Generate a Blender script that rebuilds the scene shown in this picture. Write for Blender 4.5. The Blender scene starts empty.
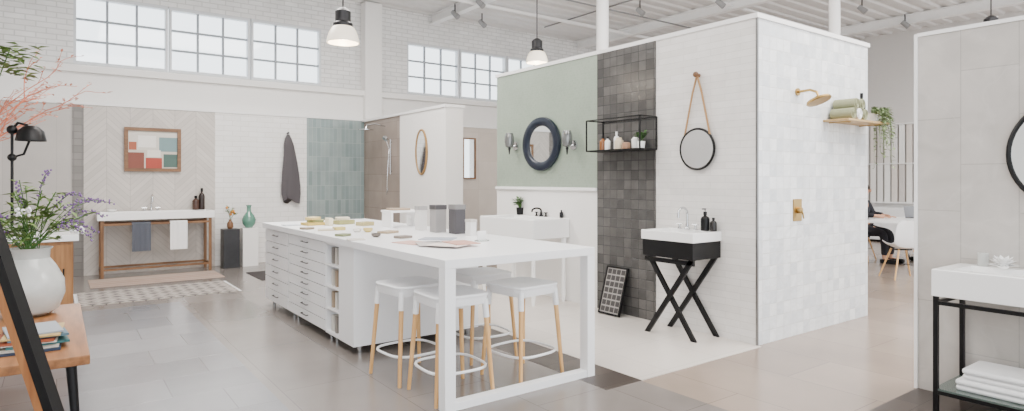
import bpy, bmesh, math, random
from mathutils import Vector, Matrix
random.seed(4)
C = bpy.context.scene.collection
PI = math.pi
R = math.radians
FX, FY = 0.592, 0.8059
def ray(u):
    l = (u-512)/620
    return FX+FY*l, FY-FX*l
def at(u, v, s):
    a, b = ray(u); return Vector((a*s, b*s, 1.4-(v-180)*s/620))
def onX(u, v, X): return at(u, v, X/ray(u)[0])
def onY(u, v, Y): return at(u, v, Y/ray(u)[1])
def onZ(u, v, z): return at(u, v, 620*(1.4-z)/(v-180))
def lin(c):
    r = []
    for x in c[:3]:
        x = x/255
        r.append(x/12.92 if x <= .04045 else ((x+.055)/1.055)**2.4)
    return (r[0], r[1], r[2], 1)
# ------------------------------------------------------------ materials
def base_mat(name):
    m = bpy.data.materials.new(name); m.use_nodes = True
    nt = m.node_tree; b = nt.nodes['Principled BSDF']
    return m, nt, b
def mat(name, col, rough=.5, metal=0, var=.06, ns=14, bump=0, trans=0, emis=0, ior=1.45, coat=0):
    m, nt, b = base_mat(name)
    n = nt.nodes; L = nt.links
    tc = n.new('ShaderNodeTexCoord'); nz = n.new('ShaderNodeTexNoise'); nz.inputs['Scale'].default_value = ns
    nz.inputs['Detail'].default_value = 4
    L.new(tc.outputs['Object'], nz.inputs['Vector'])
    mx = n.new('ShaderNodeMix'); mx.data_type = 'RGBA'
    c = lin(col)
    mx.inputs['A'].default_value = tuple(min(1, x*(1-var)) for x in c[:3])+(1,)
    mx.inputs['B'].default_value = tuple(min(1, x*(1+var)) for x in c[:3])+(1,)
    L.new(nz.outputs['Fac'], mx.inputs['Factor']); L.new(mx.outputs['Result'], b.inputs['Base Color'])
    b.inputs['Roughness'].default_value = rough; b.inputs['Metallic'].default_value = metal
    b.inputs['Transmission Weight'].default_value = trans; b.inputs['IOR'].default_value = ior
    b.inputs['Coat Weight'].default_value = coat
    if emis:
        b.inputs['Emission Color'].default_value = c; b.inputs['Emission Strength'].default_value = emis
    if bump:
        bp = n.new('ShaderNodeBump'); bp.inputs['Strength'].default_value = bump; bp.inputs['Distance'].default_value = .01
        L.new(nz.outputs['Fac'], bp.inputs['Height']); L.new(bp.outputs['Normal'], b.inputs['Normal'])
    return m
def wood(name, c1, c2, axis=0, scale=6, rough=.45):
    m, nt, b = base_mat(name); n = nt.nodes; L = nt.links
    tc = n.new('ShaderNodeTexCoord'); mp = n.new('ShaderNodeMapping')
    s = [scale*4]*3; s[axis] = scale*.35
    mp.inputs['Scale'].default_value = s
    nz = n.new('ShaderNodeTexNoise'); nz.inputs['Scale'].default_value = 1.5; nz.inputs['Detail'].default_value = 6
    rp = n.new('ShaderNodeValToRGB'); rp.color_ramp.elements[0].position = .3; rp.color_ramp.elements[1].position = .7
    rp.color_ramp.elements[0].color = lin(c1); rp.color_ramp.elements[1].color = lin(c2)
    L.new(tc.outputs['Object'], mp.inputs['Vector']); L.new(mp.outputs['Vector'], nz.inputs['Vector'])
    L.new(nz.outputs['Fac'], rp.inputs['Fac']); L.new(rp.outputs['Color'], b.inputs['Base Color'])
    b.inputs['Roughness'].default_value = rough
    return m
def tile(name, c1, c2, mo, w, h, axes='yz', off=.5, ms=.004, rough=.3, bump=.25, blotch=.15, bs=3, chevron=0, vein=0, wav=0):
    m, nt, b = base_mat(name); n = nt.nodes; L = nt.links
    ge = n.new('ShaderNodeNewGeometry'); sp = n.new('ShaderNodeSeparateXYZ'); L.new(ge.outputs['Position'], sp.inputs[0])
    cb = n.new('ShaderNodeCombineXYZ')
    L.new(sp.outputs[axes[0].upper()], cb.inputs[0])
    if chevron:
        pp = n.new('ShaderNodeMath'); pp.operation = 'PINGPONG'; pp.inputs[1].default_value = chevron
        L.new(sp.outputs[axes[0].upper()], pp.inputs[0])
        ad = n.new('ShaderNodeMath'); ad.operation = 'ADD'
        L.new(sp.outputs[axes[1].upper()], ad.inputs[0]); L.new(pp.outputs[0], ad.inputs[1])
        L.new(ad.outputs[0], cb.inputs[1])
    else:
        L.new(sp.outputs[axes[1].upper()], cb.inputs[1])
    br = n.new('ShaderNodeTexBrick'); br.offset = off; br.squash = 1
    br.inputs['Scale'].default_value = 1; br.inputs['Brick Width'].default_value = w; br.inputs['Row Height'].default_value = h
    br.inputs['Mortar Size'].default_value = ms; br.inputs['Mortar Smooth'].default_value = .1
    br.inputs['Color1'].default_value = lin(c1); br.inputs['Color2'].default_value = lin(c2); br.inputs['Mortar'].default_value = lin(mo)
    L.new(cb.outputs[0], br.inputs['Vector'])
    nz = n.new('ShaderNodeTexNoise'); nz.inputs['Scale'].default_value = bs; nz.inputs['Detail'].default_value = 5
    L.new(ge.outputs['Position'], nz.inputs['Vector'])
    if vein: nz.inputs['Distortion'].default_value = 1.2
    mr = n.new('ShaderNodeMapRange'); mr.inputs['From Min'].default_value = .3; mr.inputs['From Max'].default_value = .7
    mr.inputs['To Min'].default_value = 1-blotch; mr.inputs['To Max'].default_value = 1+blotch*.4
    L.new(nz.outputs['Fac'], mr.inputs['Value'])
    ml = n.new('ShaderNodeVectorMath'); ml.operation = 'SCALE'
    L.new(br.outputs['Color'], ml.inputs[0]); L.new(mr.outputs[0], ml.inputs['Scale'])
    out = ml.outputs[0]
    if vein:
        n2 = n.new('ShaderNodeTexNoise'); n2.inputs['Scale'].default_value = 1.3; n2.inputs['Detail'].default_value = 8; n2.inputs['Distortion'].default_value = .8
        L.new(ge.outputs['Position'], n2.inputs['Vector'])
        rp = n.new('ShaderNodeValToRGB'); e = rp.color_ramp.elements
        e[0].position = .485; e[0].color = (0, 0, 0, 1); e[1].position = .5; e[1].color = (1, 1, 1, 1)
        e2 = e.new(.515); e2.color = (0, 0, 0, 1)
        L.new(n2.outputs['Fac'], rp.inputs['Fac'])
        mu = n.new('ShaderNodeMath'); mu.operation = 'MULTIPLY'; mu.inputs[1].default_value = vein; L.new(rp.outputs['Color'], mu.inputs[0])
        mx = n.new('ShaderNodeMix'); mx.data_type = 'RGBA'; L.new(mu.outputs[0], mx.inputs['Factor'])
        L.new(out, mx.inputs['A']); mx.inputs['B'].default_value = lin((235, 233, 230)); out = mx.outputs['Result']
    L.new(out, b.inputs['Base Color'])
    b.inputs['Roughness'].default_value = rough
    bp = n.new('ShaderNodeBump'); bp.inputs['Strength'].default_value = bump; bp.inputs['Distance'].default_value = .004; bp.invert = True
    L.new(br.outputs['Fac'], bp.inputs['Height'])
    last = bp
    if wav:
        n3 = n.new('ShaderNodeTexNoise'); n3.inputs['Scale'].default_value = 14; L.new(ge.outputs['Position'], n3.inputs['Vector'])
        b2 = n.new('ShaderNodeBump'); b2.inputs['Strength'].default_value = wav; b2.inputs['Distance'].default_value = .01
        L.new(n3.outputs['Fac'], b2.inputs['Height']); L.new(bp.outputs['Normal'], b2.inputs['Normal']); last = b2
    L.new(last.outputs['Normal'], b.inputs['Normal'])
    return m
WHITE = mat('white_paint', (243, 242, 241), .5, var=.02)
WALLW = mat('wall_white', (239, 237, 234), .7, var=.02)
LACQ = mat('white_lacquer', (246, 247, 249), .28, var=.01)
CER = mat('white_ceramic', (248, 248, 247), .12, var=.01)
BLACK = mat('black_metal', (13, 13, 15), .4, .3, var=.1)
DARK = mat('dark_metal', (42, 42, 44), .4, .6, var=.1)
NAVY = mat('navy_enamel', (16, 27, 44), .35, .1, coat=.2)
CHROME = mat('chrome', (205, 207, 210), .12, 1, var=.01)
BRASS = mat('brass', (172, 142, 88), .28, 1, var=.03)
MIRROR = mat('mirror_glass', (235, 240, 242), .02, 1, var=.0)
MIRSOFT = mat('mirror_glass_soft', (240, 243, 245), .32, 1, var=.0)
OAK = wood('light_oak', (208, 158, 98), (228, 184, 126), 2)
OAKX = wood('bench_wood', (116, 74, 40), (160, 108, 64), 1, 5)
WALN = wood('walnut', (98, 66, 40), (136, 98, 64), 0, 5)
WALNZ = wood('walnut_upright', (98, 66, 40), (138, 100, 66), 2, 5)
CABW = wood('cabinet_wood', (132, 90, 50), (168, 120, 74), 2, 6)
GLASS = mat('clear_glass', (235, 245, 243), .03, 0, trans=1, var=0)
FROST = mat('vase_glass', (228, 230, 227), .2, 0, trans=.4, var=.08, ns=22, bump=.25, coat=.3)
SMOKE = mat('smoked_glass', (120, 122, 122), .1, .5, var=.05, coat=.5)
LEAF = mat('leaf_green', (66, 104, 46), .5, var=.35, ns=30)
LEAF2 = mat('leaf_pale', (116, 142, 78), .5, var=.3, ns=30)
LEAF3 = mat('leaf_grey_green', (124, 142, 100), .6, var=.3, ns=30)
PURP = mat('purple_petal', (120, 88, 142), .6, var=.25, ns=40)
CORAL = mat('coral_branch', (204, 118, 88), .6, var=.2)
CORAL2 = mat('coral_leaf', (222, 146, 116), .6, var=.25, ns=30)
WTOWEL = mat('white_towel', (244, 244, 244), .95, bump=.5, ns=160, var=.04)
GTOWEL = mat('grey_towel', (86, 90, 100), .95, bump=.5, ns=160, var=.1)
SAGET = mat('sage_towel', (146, 148, 118), .95, bump=.5, ns=160, var=.1)
ROBE = mat('robe_grey', (86, 82, 85), .95, bump=.4, ns=120, var=.1)
STEEL = mat('steel_trim', (140, 140, 140), .3, 1)
# ------------------------------------------------------------ mesh builder
class MB:
    def __init__(s): s.bm = bmesh.new()
    def box(s, x0, x1, y0, y1, z0, z1, b=0, seg=2, M=None):
        m = Matrix.Translation(((x0+x1)/2, (y0+y1)/2, (z0+z1)/2)) @ Matrix.Diagonal((abs(x1-x0), abs(y1-y0), abs(z1-z0), 1))
        if M is not None: m = M @ m
        vs = bmesh.ops.create_cube(s.bm, size=1, matrix=m)['verts']
        if b > 0:
            es = list({e for v in vs for e in v.link_edges})
            bmesh.ops.bevel(s.bm, geom=es, offset=b, segments=seg, affect='EDGES', profile=.5)
        return s
    def cyl(s, p0, p1, r0, r1=None, seg=16):
        p0 = Vector(p0); p1 = Vector(p1); r1 = r0 if r1 is None else r1
        d = p1-p0
        m = Matrix.Translation((p0+p1)/2) @ d.to_track_quat('Z', 'Y').to_matrix().to_4x4()
        bmesh.ops.create_cone(s.bm, cap_ends=True, segments=seg, radius1=r0, radius2=r1, depth=d.length, matrix=m)
        return s
    def sph(s, c, r, sc=(1, 1, 1), seg=16, M=None):
        m = Matrix.Translation(c) @ (M if M is not None else Matrix()) @ Matrix.Diagonal((r*sc[0], r*sc[1], r*sc[2], 1))
        bmesh.ops.create_uvsphere(s.bm, u_segments=seg, v_segments=max(6, seg*2//3), radius=1, matrix=m)
        return s
    def rings(s, rs, cap=True, closed=False):
        vr = [[s.bm.verts.new(p) for p in r] for r in rs]
        n = len(vr[0])
        k = len(vr)
        for i in range(k if closed else k-1):
            a, b = vr[i], vr[(i+1) % k]
            for j in range(n):
                s.bm.faces.new((a[j], a[(j+1) % n], b[(j+1) % n], b[j]))
        if cap and not closed:
            s.bm.faces.new(vr[0][::-1]); s.bm.faces.new(vr[-1])
        return s
    def lathe(s, prof, c=(0, 0, 0), seg=24, M=None, cap=True):
        c = Vector(c); rs = []
        for r, z in prof:
            r = max(r, .0005); ring = []
            for j in range(seg):
                a = 2*PI*j/seg; p = Vector((r*math.cos(a), r*math.sin(a), z))
                if M is not None: p = M @ p
                ring.append(c+p)
            rs.append(ring)
        return s.rings(rs, cap)
    def rsq(s, prof, c=(0, 0, 0), n=4.5, seg=40):
        rs = []
        for hx, z in prof:
            ring = []
            for j in range(seg):
                a = 2*PI*j/seg; ca, sa = math.cos(a), math.sin(a)
                k = (abs(ca)**n+abs(sa)**n)**(-1/n)
                ring.append((c[0]+hx*k*ca, c[1]+hx*k*sa, c[2]+z))
            rs.append(ring)
        return s.rings(rs)
    def tube(s, pts, r, seg=8, closed=False):
        pts = [Vector(p) for p in pts]; k = len(pts)
        rr = r if isinstance(r, (list, tuple)) else [r]*k
        N = None; rs = []
        for i, p in enumerate(pts):
            if closed: t = pts[(i+1) % k]-pts[i-1]
            else: t = pts[min(i+1, k-1)]-pts[max(i-1, 0)]
            t.normalize()
            if N is None:
                N = t.orthogonal().normalized()
            else:
                N = (N-t*N.dot(t)); N = N.normalized() if N.length > 1e-6 else t.orthogonal().normalized()
            B = t.cross(N)
            rs.append([p+(N*math.cos(2*PI*j/seg)+B*math.sin(2*PI*j/seg))*rr[i] for j in range(seg)])
        return s.rings(rs, True, closed)
    def torus(s, c, Rr, r, ax='z', seg=32, s2=10, sc=(1, 1)):
        c = Vector(c); pts = []
        for i in range(seg):
            a = 2*PI*i/seg; u, v = Rr*math.cos(a)*sc[0], Rr*math.sin(a)*sc[1]
            pts.append(c+(Vector((u, v, 0)) if ax == 'z' else Vector((0, u, v)) if ax == 'x' else Vector((u, 0, v))))
        return s.tube(pts, r, s2, True)
    def leaf(s, p, d, ln, w, up=(0, 0, 1)):
        p = Vector(p); d = Vector(d).normalized()
        sd = d.cross(Vector(up))
        if sd.length < .05: sd = d.orthogonal()
        sd.normalize(); nn = sd.cross(d)
        v = [s.bm.verts.new(q) for q in (p, p+d*ln*.45+sd*w/2+nn*ln*.06, p+d*ln-nn*ln*.12, p+d*ln*.45-sd*w/2+nn*ln*.06)]
        s.bm.faces.new(v); return s
    def prism(s, pts, axis, a, b):
        def P(u, v, w):
            return (w, u, v) if axis == 'x' else (u, w, v) if axis == 'y' else (u, v, w)
        return s.rings([[P(u, v, a) for u, v in pts], [P(u, v, b) for u, v in pts]])
    def basin(s, x0, x1, y0, y1, z0, z1, rim=.04, dep=.08, b=.006):
        f = lambda X0, X1, Y0, Y1, Z: [(X0, Y0, Z), (X1, Y0, Z), (X1, Y1, Z), (X0, Y1, Z)]
        n0 = len(s.bm.verts)
        s.rings([f(x0, x1, y0, y1, z0), f(x0, x1, y0, y1, z1), f(x0+rim, x1-rim, y0+rim, y1-rim, z1),
                 f(x0+rim+.02, x1-rim-.02, y0+rim+.02, y1-rim-.02, z1-dep)])
        s.bm.verts.ensure_lookup_table(); vs = s.bm.verts[n0:]
        es = list({e for v in vs for e in v.link_edges})
        bmesh.ops.bevel(s.bm, geom=es, offset=b, segments=2, affect='EDGES', profile=.5)
        return s
def wl(o):
    v = Vector()
    while o: v += o.location; o = o.parent
    return v
def obj(name, mb, m, parent=None, label=None):
    bm = mb.bm
    bmesh.ops.recalc_face_normals(bm, faces=bm.faces)
    off = wl(parent)
    if parent is None:
        xs = [v.co for v in bm.verts]
        off = Vector(((min(p.x for p in xs)+max(p.x for p in xs))/2, (min(p.y for p in xs)+max(p.y for p in xs))/2, min(p.z for p in xs)))
    for v in bm.verts: v.co -= off
    me = bpy.data.meshes.new(name); bm.to_mesh(me); bm.free()
    for p in me.polygons: p.use_smooth = True
    me.set_sharp_from_angle(angle=R(38))
    me.materials.append(m)
    o = bpy.data.objects.new(name, me); C.objects.link(o)
    if len(me.polygons) < 2500:
        w_ = o.modifiers.new('weighted_normals', 'WEIGHTED_NORMAL'); w_.keep_sharp = True; w_.weight = 80
    if parent: o.parent = parent
    else: o.location = off
    if label: o['label'] = label
    return o
def thing(name, label, cat, loc=(0, 0, 0), group=None):
    o = bpy.data.objects.new(name, None); C.objects.link(o); o.location = loc; o.empty_display_size = .1
    o['label'] = label; o['category'] = cat
    if group: o['group'] = group
    return o
def tag(o, label, cat, group=None):
    o['label'] = label; o['category'] = cat
    if group: o['group'] = group
    return o
def struct(name, mb, m, parent=None):
    o = obj(name, mb, m, parent)
    if not parent: o['kind'] = 'structure'
    return o
def dup(root, loc, rz=0, label=None, group=None):
    r = root.copy(); C.objects.link(r); r.location = loc; r.rotation_euler = (0, 0, rz)
    if label: r['label'] = label
    if group: r['group'] = group
    for ch in list(root.children):
        c = ch.copy(); C.objects.link(c); c.parent = r
        for g in ch.children:
            d = g.copy(); C.objects.link(d); d.parent = c
    return r
def B(*a, **k): return MB().box(*a, **k)

# ============================================================ SETTING
FL = tile('floor_tile', (147, 131, 118), (157, 141, 128), (124, 110, 99), 1.2, .6, 'yx', .5, .003, .22, .1, .18, .9)
FLM = tile('floor_middle', (122, 115, 110), (132, 125, 120), (100, 94, 90), 1.2, .6, 'yx', .5, .003, .2, .1, .2, 1.1)
FLB = tile('floor_plank_grey', (119, 119, 123), (134, 134, 138), (96, 96, 99), .9, .45, 'xy', .33, .003, .18, .15, .2, 1.2)
FLW = tile('floor_white', (210, 202, 194), (217, 210, 202), (190, 182, 174), .6, .6, 'xy', 0, .003, .3, .08, .06, 2)
FLD = tile('floor_dark', (62, 54, 50), (80, 70, 64), (40, 36, 34), 1.2, .2, 'xy', .4, .003, .35, .2, .2, 3)
struct('floor', B(-4, 16, -2.5, 11.4, -.1, 0), FL)
struct('floor', B(-3.9, 1.14, .4, 8.0, 0, .003), FLB)
struct('floor', B(1.14, 3.28, .4, 10.9, 0, .0025), FLM)
struct('floor', B(-3.9, 1.14, 8.0, 10.98, 0, .0025), FLM)
struct('floor', B(3.29, 4.758, 2.95, 6.9, 0, .006), FLW)
struct('floor', B(2.95, 3.288, 2.95, 6.9, 0, .004), FLD)
struct('floor', B(2.9, 4.66, -1.5, 1.745, 0, .004), FLD)
BRW = tile('painted_brick', (228, 227, 225), (238, 237, 236), (208, 207, 205), .24, .08, 'xz', .5, .008, .7, .6, .1, 3)
struct('wall_back', MB().box(-4, 16, 11.2, 11.4, 0, 3.12).box(-4, 16, 11.2, 11.4, 4.16, 4.8).box(-4, .2, 11.2, 11.4, 3.12, 4.16)
       .box(3.9, 5.63, 11.2, 11.4, 3.12, 4.16).box(9.32, 16, 11.2, 11.4, 3.12, 4.16), BRW)
struct('trim_1', MB().box(-4, 16, 11.02, 11.2, 2.98, 3.08, .01).box(-4, 16, 11.1, 11.2, 2.52, 2.98), WALLW)
struct('wall_right', B(15.5, 15.6, -2.5, 11.4, 0, 4.8), mat('far_wall_grey', (216, 213, 210), .7, var=.03))
struct('wall_left', B(-4.1, -4, -2.5, 11.4, 0, 4.8), WALLW)
# ceiling: corrugated deck, ridges along x
mb = MB(); prof = []
y = -2.5
while y < 11.4:
    prof += [(y, 4.8), (y+.1, 4.8), (y+.13, 4.765), (y+.27, 4.765)]; y += .3
va = [[mb.bm.verts.new((x, p[0], p[1])) for p in prof] for x in (-4, 16)]
for i in range(len(prof)-1): mb.bm.faces.new((va[0][i], va[0][i+1], va[1][i+1], va[1][i]))
struct('ceiling', mb, mat('ceiling_white', (222, 220, 218), .6, var=.03))
for i, X in enumerate((6.2, 10.2, 14.0)):
    struct('trim_%d' % (i+2), MB().box(X-.07, X+.07, -2.5, 11.2, 4.58, 4.595).box(X-.008, X+.008, -2.5, 11.2, 4.595, 4.75).box(X-.07, X+.07, -2.5, 11.2, 4.75, 4.765), WHITE)
struct('trim_5', MB().cyl((-4, 9.5, 4.62), (16, 9.5, 4.62), .035).cyl((-4, 6.9, 4.66), (16, 6.9, 4.66), .025), WHITE)
struct('trim_6', MB().box(5.0, 15.4, 8.2, 8.23, 4.56, 4.58).cyl((8.6, 3.2, 4.74), (8.6, 10.5, 4.74), .014), mat('track_grey', (124, 124, 124), .5))
# windows
WF = mat('window_frame_white', (212, 215, 218), .5, var=.02)
MU = mat('muntin_grey', (148, 154, 160), .5, var=.02)
PANE = bpy.data.materials.new('window_pane'); PANE.use_nodes = True
nt = PANE.node_tree; nt.nodes.clear()
o_ = nt.nodes.new('ShaderNodeOutputMaterial'); tr = nt.nodes.new('ShaderNodeBsdfTransparent'); gl = nt.nodes.new('ShaderNodeBsdfGlossy'); mxs = nt.nodes.new('ShaderNodeMixShader')
gl.inputs['Roughness'].default_value = .05; mxs.inputs[0].default_value = .03; tr.inputs[0].default_value = (.97, .99, 1, 1)
nt.links.new(tr.outputs[0], mxs.inputs[1]); nt.links.new(gl.outputs[0], mxs.inputs[2]); nt.links.new(mxs.outputs[0], o_.inputs[0])
wx = [(.2, 1.43), (1.45, 2.67), (2.69, 3.9), (5.63, 6.85), (6.87, 8.08), (8.1, 9.32)]
for i, (a, b) in enumerate(wx):
    r = bpy.data.objects.new('window_%d' % (i+1), None); C.objects.link(r); r.location = (a, 11.25, 3.12); r['kind'] = 'structure'
    f = MB().box(a, b, 11.2, 11.32, 3.12, 3.165).box(a, b, 11.2, 11.32, 4.115, 4.16).box(a, a+.035, 11.2, 11.32, 3.165, 4.115).box(b-.035, b, 11.2, 11.32, 3.165, 4.115)
    obj('window_frame', f, WF, r)
    g = MB()
    for k in (1, 2): xx = a+.035+(b-a-.07)*k/3; g.box(xx-.016, xx+.016, 11.24, 11.28, 3.165, 4.115)
    for k in (1, 2): zz = 3.165+.95*k/3; g.box(a+.035, b-.035, 11.243, 11.277, zz-.016, zz+.016)
    obj('muntin', g, MU, r)
    obj('pane', B(a+.03, b-.03, 11.285, 11.29, 3.16, 4.12), PANE, r)
# pilaster and columns
struct('wall_pilaster', B(4.66, 5.0, 10.98, 11.2, 0, 4.75, .01), WALLW)
struct('trim_7', MB().cyl((7.15, 7.25, 0), (7.15, 7.25, 4.76), .1, seg=24), WHITE)
struct('trim_8', MB().cyl((9.1, 4.48, 0), (9.1, 4.48, 4.76), .075, seg=24), WHITE)
# back display panels
GREYP = tile('grey_wall_tile', (182, 177, 172), (190, 185, 180), (170, 165, 160), .6, 1.2, 'xz', 0, .003, .5, .1, .06)
DSTR = tile('grey_strip_tile', (118, 114, 110), (136, 132, 128), (106, 102, 98), .1, .1, 'xz', 0, .004, .4, .2)
CHEV = tile('chevron_tile', (192, 185, 178), (205, 198, 191), (174, 167, 160), .3, .09, 'xz', 0, .004, .4, .2, .06, chevron=.3)
SUBW = tile('white_subway_tile', (236, 234, 230), (243, 241, 239), (218, 215, 211), .26, .085, 'xz', .5, .004, .25, .4, .04, wav=.15)
TEAL = tile('grey_green_glossy_tile', (124, 141, 141), (146, 160, 159), (158, 169, 167), .075, .26, 'xz', 0, .004, .15, .4, .12, wav=.25)
STON = tile('brown_stone_tile', (148, 134, 124), (162, 148, 138), (132, 119, 110), .6, .3, 'yz', 0, .004, .4, .2, .14)
BEIG = tile('beige_wall_tile', (205, 194, 183), (213, 203, 193), (193, 182, 172), .6, .6, 'xz', 0, .003, .5, .1, .06)
struct('wall_back', B(-4, .18, 11.0, 11.2, 0, 2.5), GREYP)
struct('wall_back', B(.18, .32, 10.99, 11.2, 0, 2.5), DSTR)
struct('wall_back', B(.32, 2.08, 11.0, 11.2, 0, 2.5), CHEV)
struct('wall_back', B(2.08, 3.57, 11.0, 11.2, 0, 2.5), SUBW)
struct('wall_back', B(3.57, 4.64, 11.0, 11.2, 0, 2.5), TEAL)
struct('wall_back', B(5.0, 9.5, 11.0, 11.2, 0, 2.5), BEIG)
struct('trim_9', MB().box(-4, 4.64, 10.98, 11.1, 2.5, 2.54).box(5.0, 9.5, 10.98, 11.1, 2.5, 2.54), WHITE)
struct('wall_partition', B(4.64, 4.92, 9.45, 10.98, 0, 2.48), STON)
struct('wall_partition', B(4.62, 4.92, 7.94, 9.45, 0, 2.48), WALLW)
struct('trim_10', B(4.6, 4.94, 7.92, 10.98, 2.48, 2.52), WHITE)
# centre box
LINEN = tile('white_linen_tile', (224, 221, 217), (234, 231, 228), (208, 205, 201), .3, .06, 'yz', .5, .002, .4, .3, .06, 8)
SLATE = tile('slate_square_tile', (70, 69, 68), (92, 90, 88), (56, 56, 56), .1, .1, 'yz', 0, .004, .22, .5, .25, 7, wav=.3)
GREEN = tile('sage_mosaic_tile', (144, 158, 142), (150, 163, 148), (152, 164, 150), .03, .03, 'yz', .5, .002, .4, .2, .08, 3)
ZEL = tile('white_zellige_tile', (214, 218, 222), (244, 246, 247), (224, 225, 225), .11, .11, 'xz', 0, .004, .06, .6, .09, 9, wav=.8)
BX = 4.76
struct('wall_center', B(BX, 4.9, 3.0, 4.084, 0, 2.77), LINEN)
struct('wall_center', B(BX-.012, 4.9, 4.084, 4.896, 0, 2.77), SLATE)
struct('wall_center', B(BX, 4.9, 4.896, 6.82, 1.3, 2.77), GREEN)
struct('wall_center', B(BX, 4.9, 4.896, 6.82, 0, 1.3), WALLW)
struct('wall_center', B(BX+.01, 6.76, 2.99, 3.0, 0, 2.77), ZEL)
struct('wall_center', MB().box(4.9, 6.76, 3.0, 3.12, 0, 2.77).box(6.64, 6.76, 3.12, 6.82, 0, 2.77).box(4.9, 6.64, 6.7, 6.82, 0, 2.77), WALLW)
struct('trim_11', MB().box(BX-.015, 4.92, 2.975, 6.84, 2.77, 2.81).box(4.92, 6.78, 2.975, 3.14, 2.77, 2.81).box(6.62, 6.78, 3.14, 6.84, 2.77, 2.81), WHITE)
struct('trim_12', B(BX-.004, BX+.014, 2.984, 3.0, 0, 2.77), STEEL)
struct('trim_13', B(BX-.03, BX, 4.9, 6.82, 1.28, 1.315, .004), WHITE)
# right wall
MARB = tile('grey_marble_tile', (188, 183, 177), (196, 191, 186), (170, 166, 161), .6, .3, 'zy', .5, .003, .35, .15, .12, 4, vein=.08)
struct('wall_near_right', B(4.67, 4.8, -1.5, 1.745, 0, 2.36), MARB)
struct('trim_14', MB().box(4.66, 4.81, 1.745, 1.765, 0, 2.38).box(4.66, 4.81, -1.5, 1.745, 2.36, 2.385), WHITE)

# ============================================================ ISLAND
IX0, IX1, IY0, IY1 = 1.87, 3.10, 3.22, 7.31
t = thing('island_table', 'long white island table with open rectangular end frame over the stools', 'table', (2.485, 5.26, 0))
obj('countertop', B(IX0, IX1, IY0, IY1, .865, .92, .003), LACQ, t)
obj('leg', B(IX0, IX0+.075, IY0, IY0+.08, .0, .865, .003), LACQ, t)
obj('leg', B(IX1-.07, IX1, IY0, IY0+.08, .0, .865, .003), LACQ, t)
obj('rail', B(IX0+.075, IX1-.07, IY0+.005, IY0+.075, .0, .05, .003), LACQ, t)
HND = mat('handle_grey', (84, 84, 86), .3, .8)
def drawer_cabinet(y0, y1, n, label):
    t = thing('drawer_cabinet', label, 'cabinet', (2.4, (y0+y1)/2, 0))
    obj('body', MB().box(1.915, IX1-.02, y0+.003, y1-.003, .07, .863), LACQ, t)
    for X in (1.98, 3.0):
        for yy in (y0+.06, y1-.06): obj('foot', MB().cyl((X, yy, 0), (X, yy, .07), .016, .02), CHROME, t)
    h = .78/n
    for k in range(n):
        z0 = .076+k*h
        d = obj('drawer', B(1.897, 1.914, y0+.007, y1-.007, z0+.0045, z0+h-.0045), LACQ, t)
        ym = (y0+y1)/2; zz = z0+h*.6
        obj('handle', MB().tube([(1.896, ym-.08, zz), (1.876, ym-.075, zz), (1.876, ym+.075, zz), (1.896, ym+.08, zz)], .005, 6), HND, d)
drawer_cabinet(6.42, 7.28, 6, 'white six drawer cabinet at the far end of the island')
drawer_cabinet(5.35, 6.415, 8, 'white cabinet of eight shallow drawers in the middle of the island')
t = thing('shelf_cabinet', 'white cabinet with a narrow open shelf column next to the stools', 'cabinet', (2.4, 5.0, 0))
obj('body', MB().box(1.9, IX1-.02, 4.71, 5.03, .07, .863).box(1.9, IX1-.02, 5.325, 5.345, .07, .863).box(2.3, IX1-.02, 5.03, 5.325, .07, .863).box(1.9, 2.3, 5.03, 5.325, .07, .09).box(1.9, 2.3, 5.03, 5.325, .84, .863), LACQ, t)
for z in (.28, .47, .66): obj('shelf', B(1.9, 2.298, 5.032, 5.323, z, z+.015), LACQ, t)
for X in (1.98, 3.0):
    for yy in (4.78, 5.28): obj('foot', MB().cyl((X, yy, 0), (X, yy, .07), .016, .02), CHROME, t)
sc = [(205, 200, 192), (140, 134, 128), (226, 222, 214), (168, 148, 126)]
scn = ['pale grey', 'mid grey', 'cream', 'tan']
smat = [mat('sample_'+n.replace(' ', '_'), c_, .4) for n, c_ in zip(scn, sc)]
for k, z in enumerate((.0905, .2955, .4855, .6755)):
    for j in range(3):
        yy = 5.06+j*.085; i = (j+k) % 4
        o = obj('tile_sample', B(1.925, 2.2, yy, yy+.04, z, z+.14, .002), smat[i])
        tag(o, '%s tile sample upright on the %s shelf of the open island cabinet' % (scn[i], ['bottom', 'second lowest', 'third', 'top'][k]), 'tile sample', 'tile samples stored in the island')

# things on the island top
Z = .9205
def flat(u, v, w, d, h, rot, col, label, name='tile_sample', cat='tile sample', group='samples laid out on the island', z=Z, m=None):
    p = onZ(u, v, Z)
    M = Matrix.Translation((p.x, p.y, z+h/2)) @ Matrix.Rotation(R(rot), 4, 'Z')
    o = obj(name, MB().box(-w/2, w/2, -d/2, d/2, -h/2, h/2, min(.004, h*.3), M=M), m or mat(name+'_c', col, .45))
    return tag(o, label, cat, group)
flat(314, 225, .22, .18, .03, 8, (196, 170, 92), 'thick yellow sample board at the far end of the island top')
flat(315.5, 224.7, .17, .15, .025, -22, (140, 144, 92), 'olive sample board lying on the thick yellow one', z=Z+.0305)
flat(313, 225, .13, .1, .03, 28, (220, 198, 136), 'pale straw sample topmost on the yellow and olive boards', z=Z+.056)
flat(343, 224, .2, .16, .045, 14, (160, 156, 104), 'green yellow sample block second from the far island end')
flat(342.5, 224, .14, .12, .03, -12, (214, 204, 182), 'cream slab on top of the green yellow block', z=Z+.0455)
flat(326, 230.5, .15, .12, .015, -18, (198, 186, 164), 'cream sample board in front of the green yellow block')
flat(365, 225.5, .15, .12, .04, 16, (178, 166, 118), 'khaki sample block beside the small round dishes')
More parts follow.
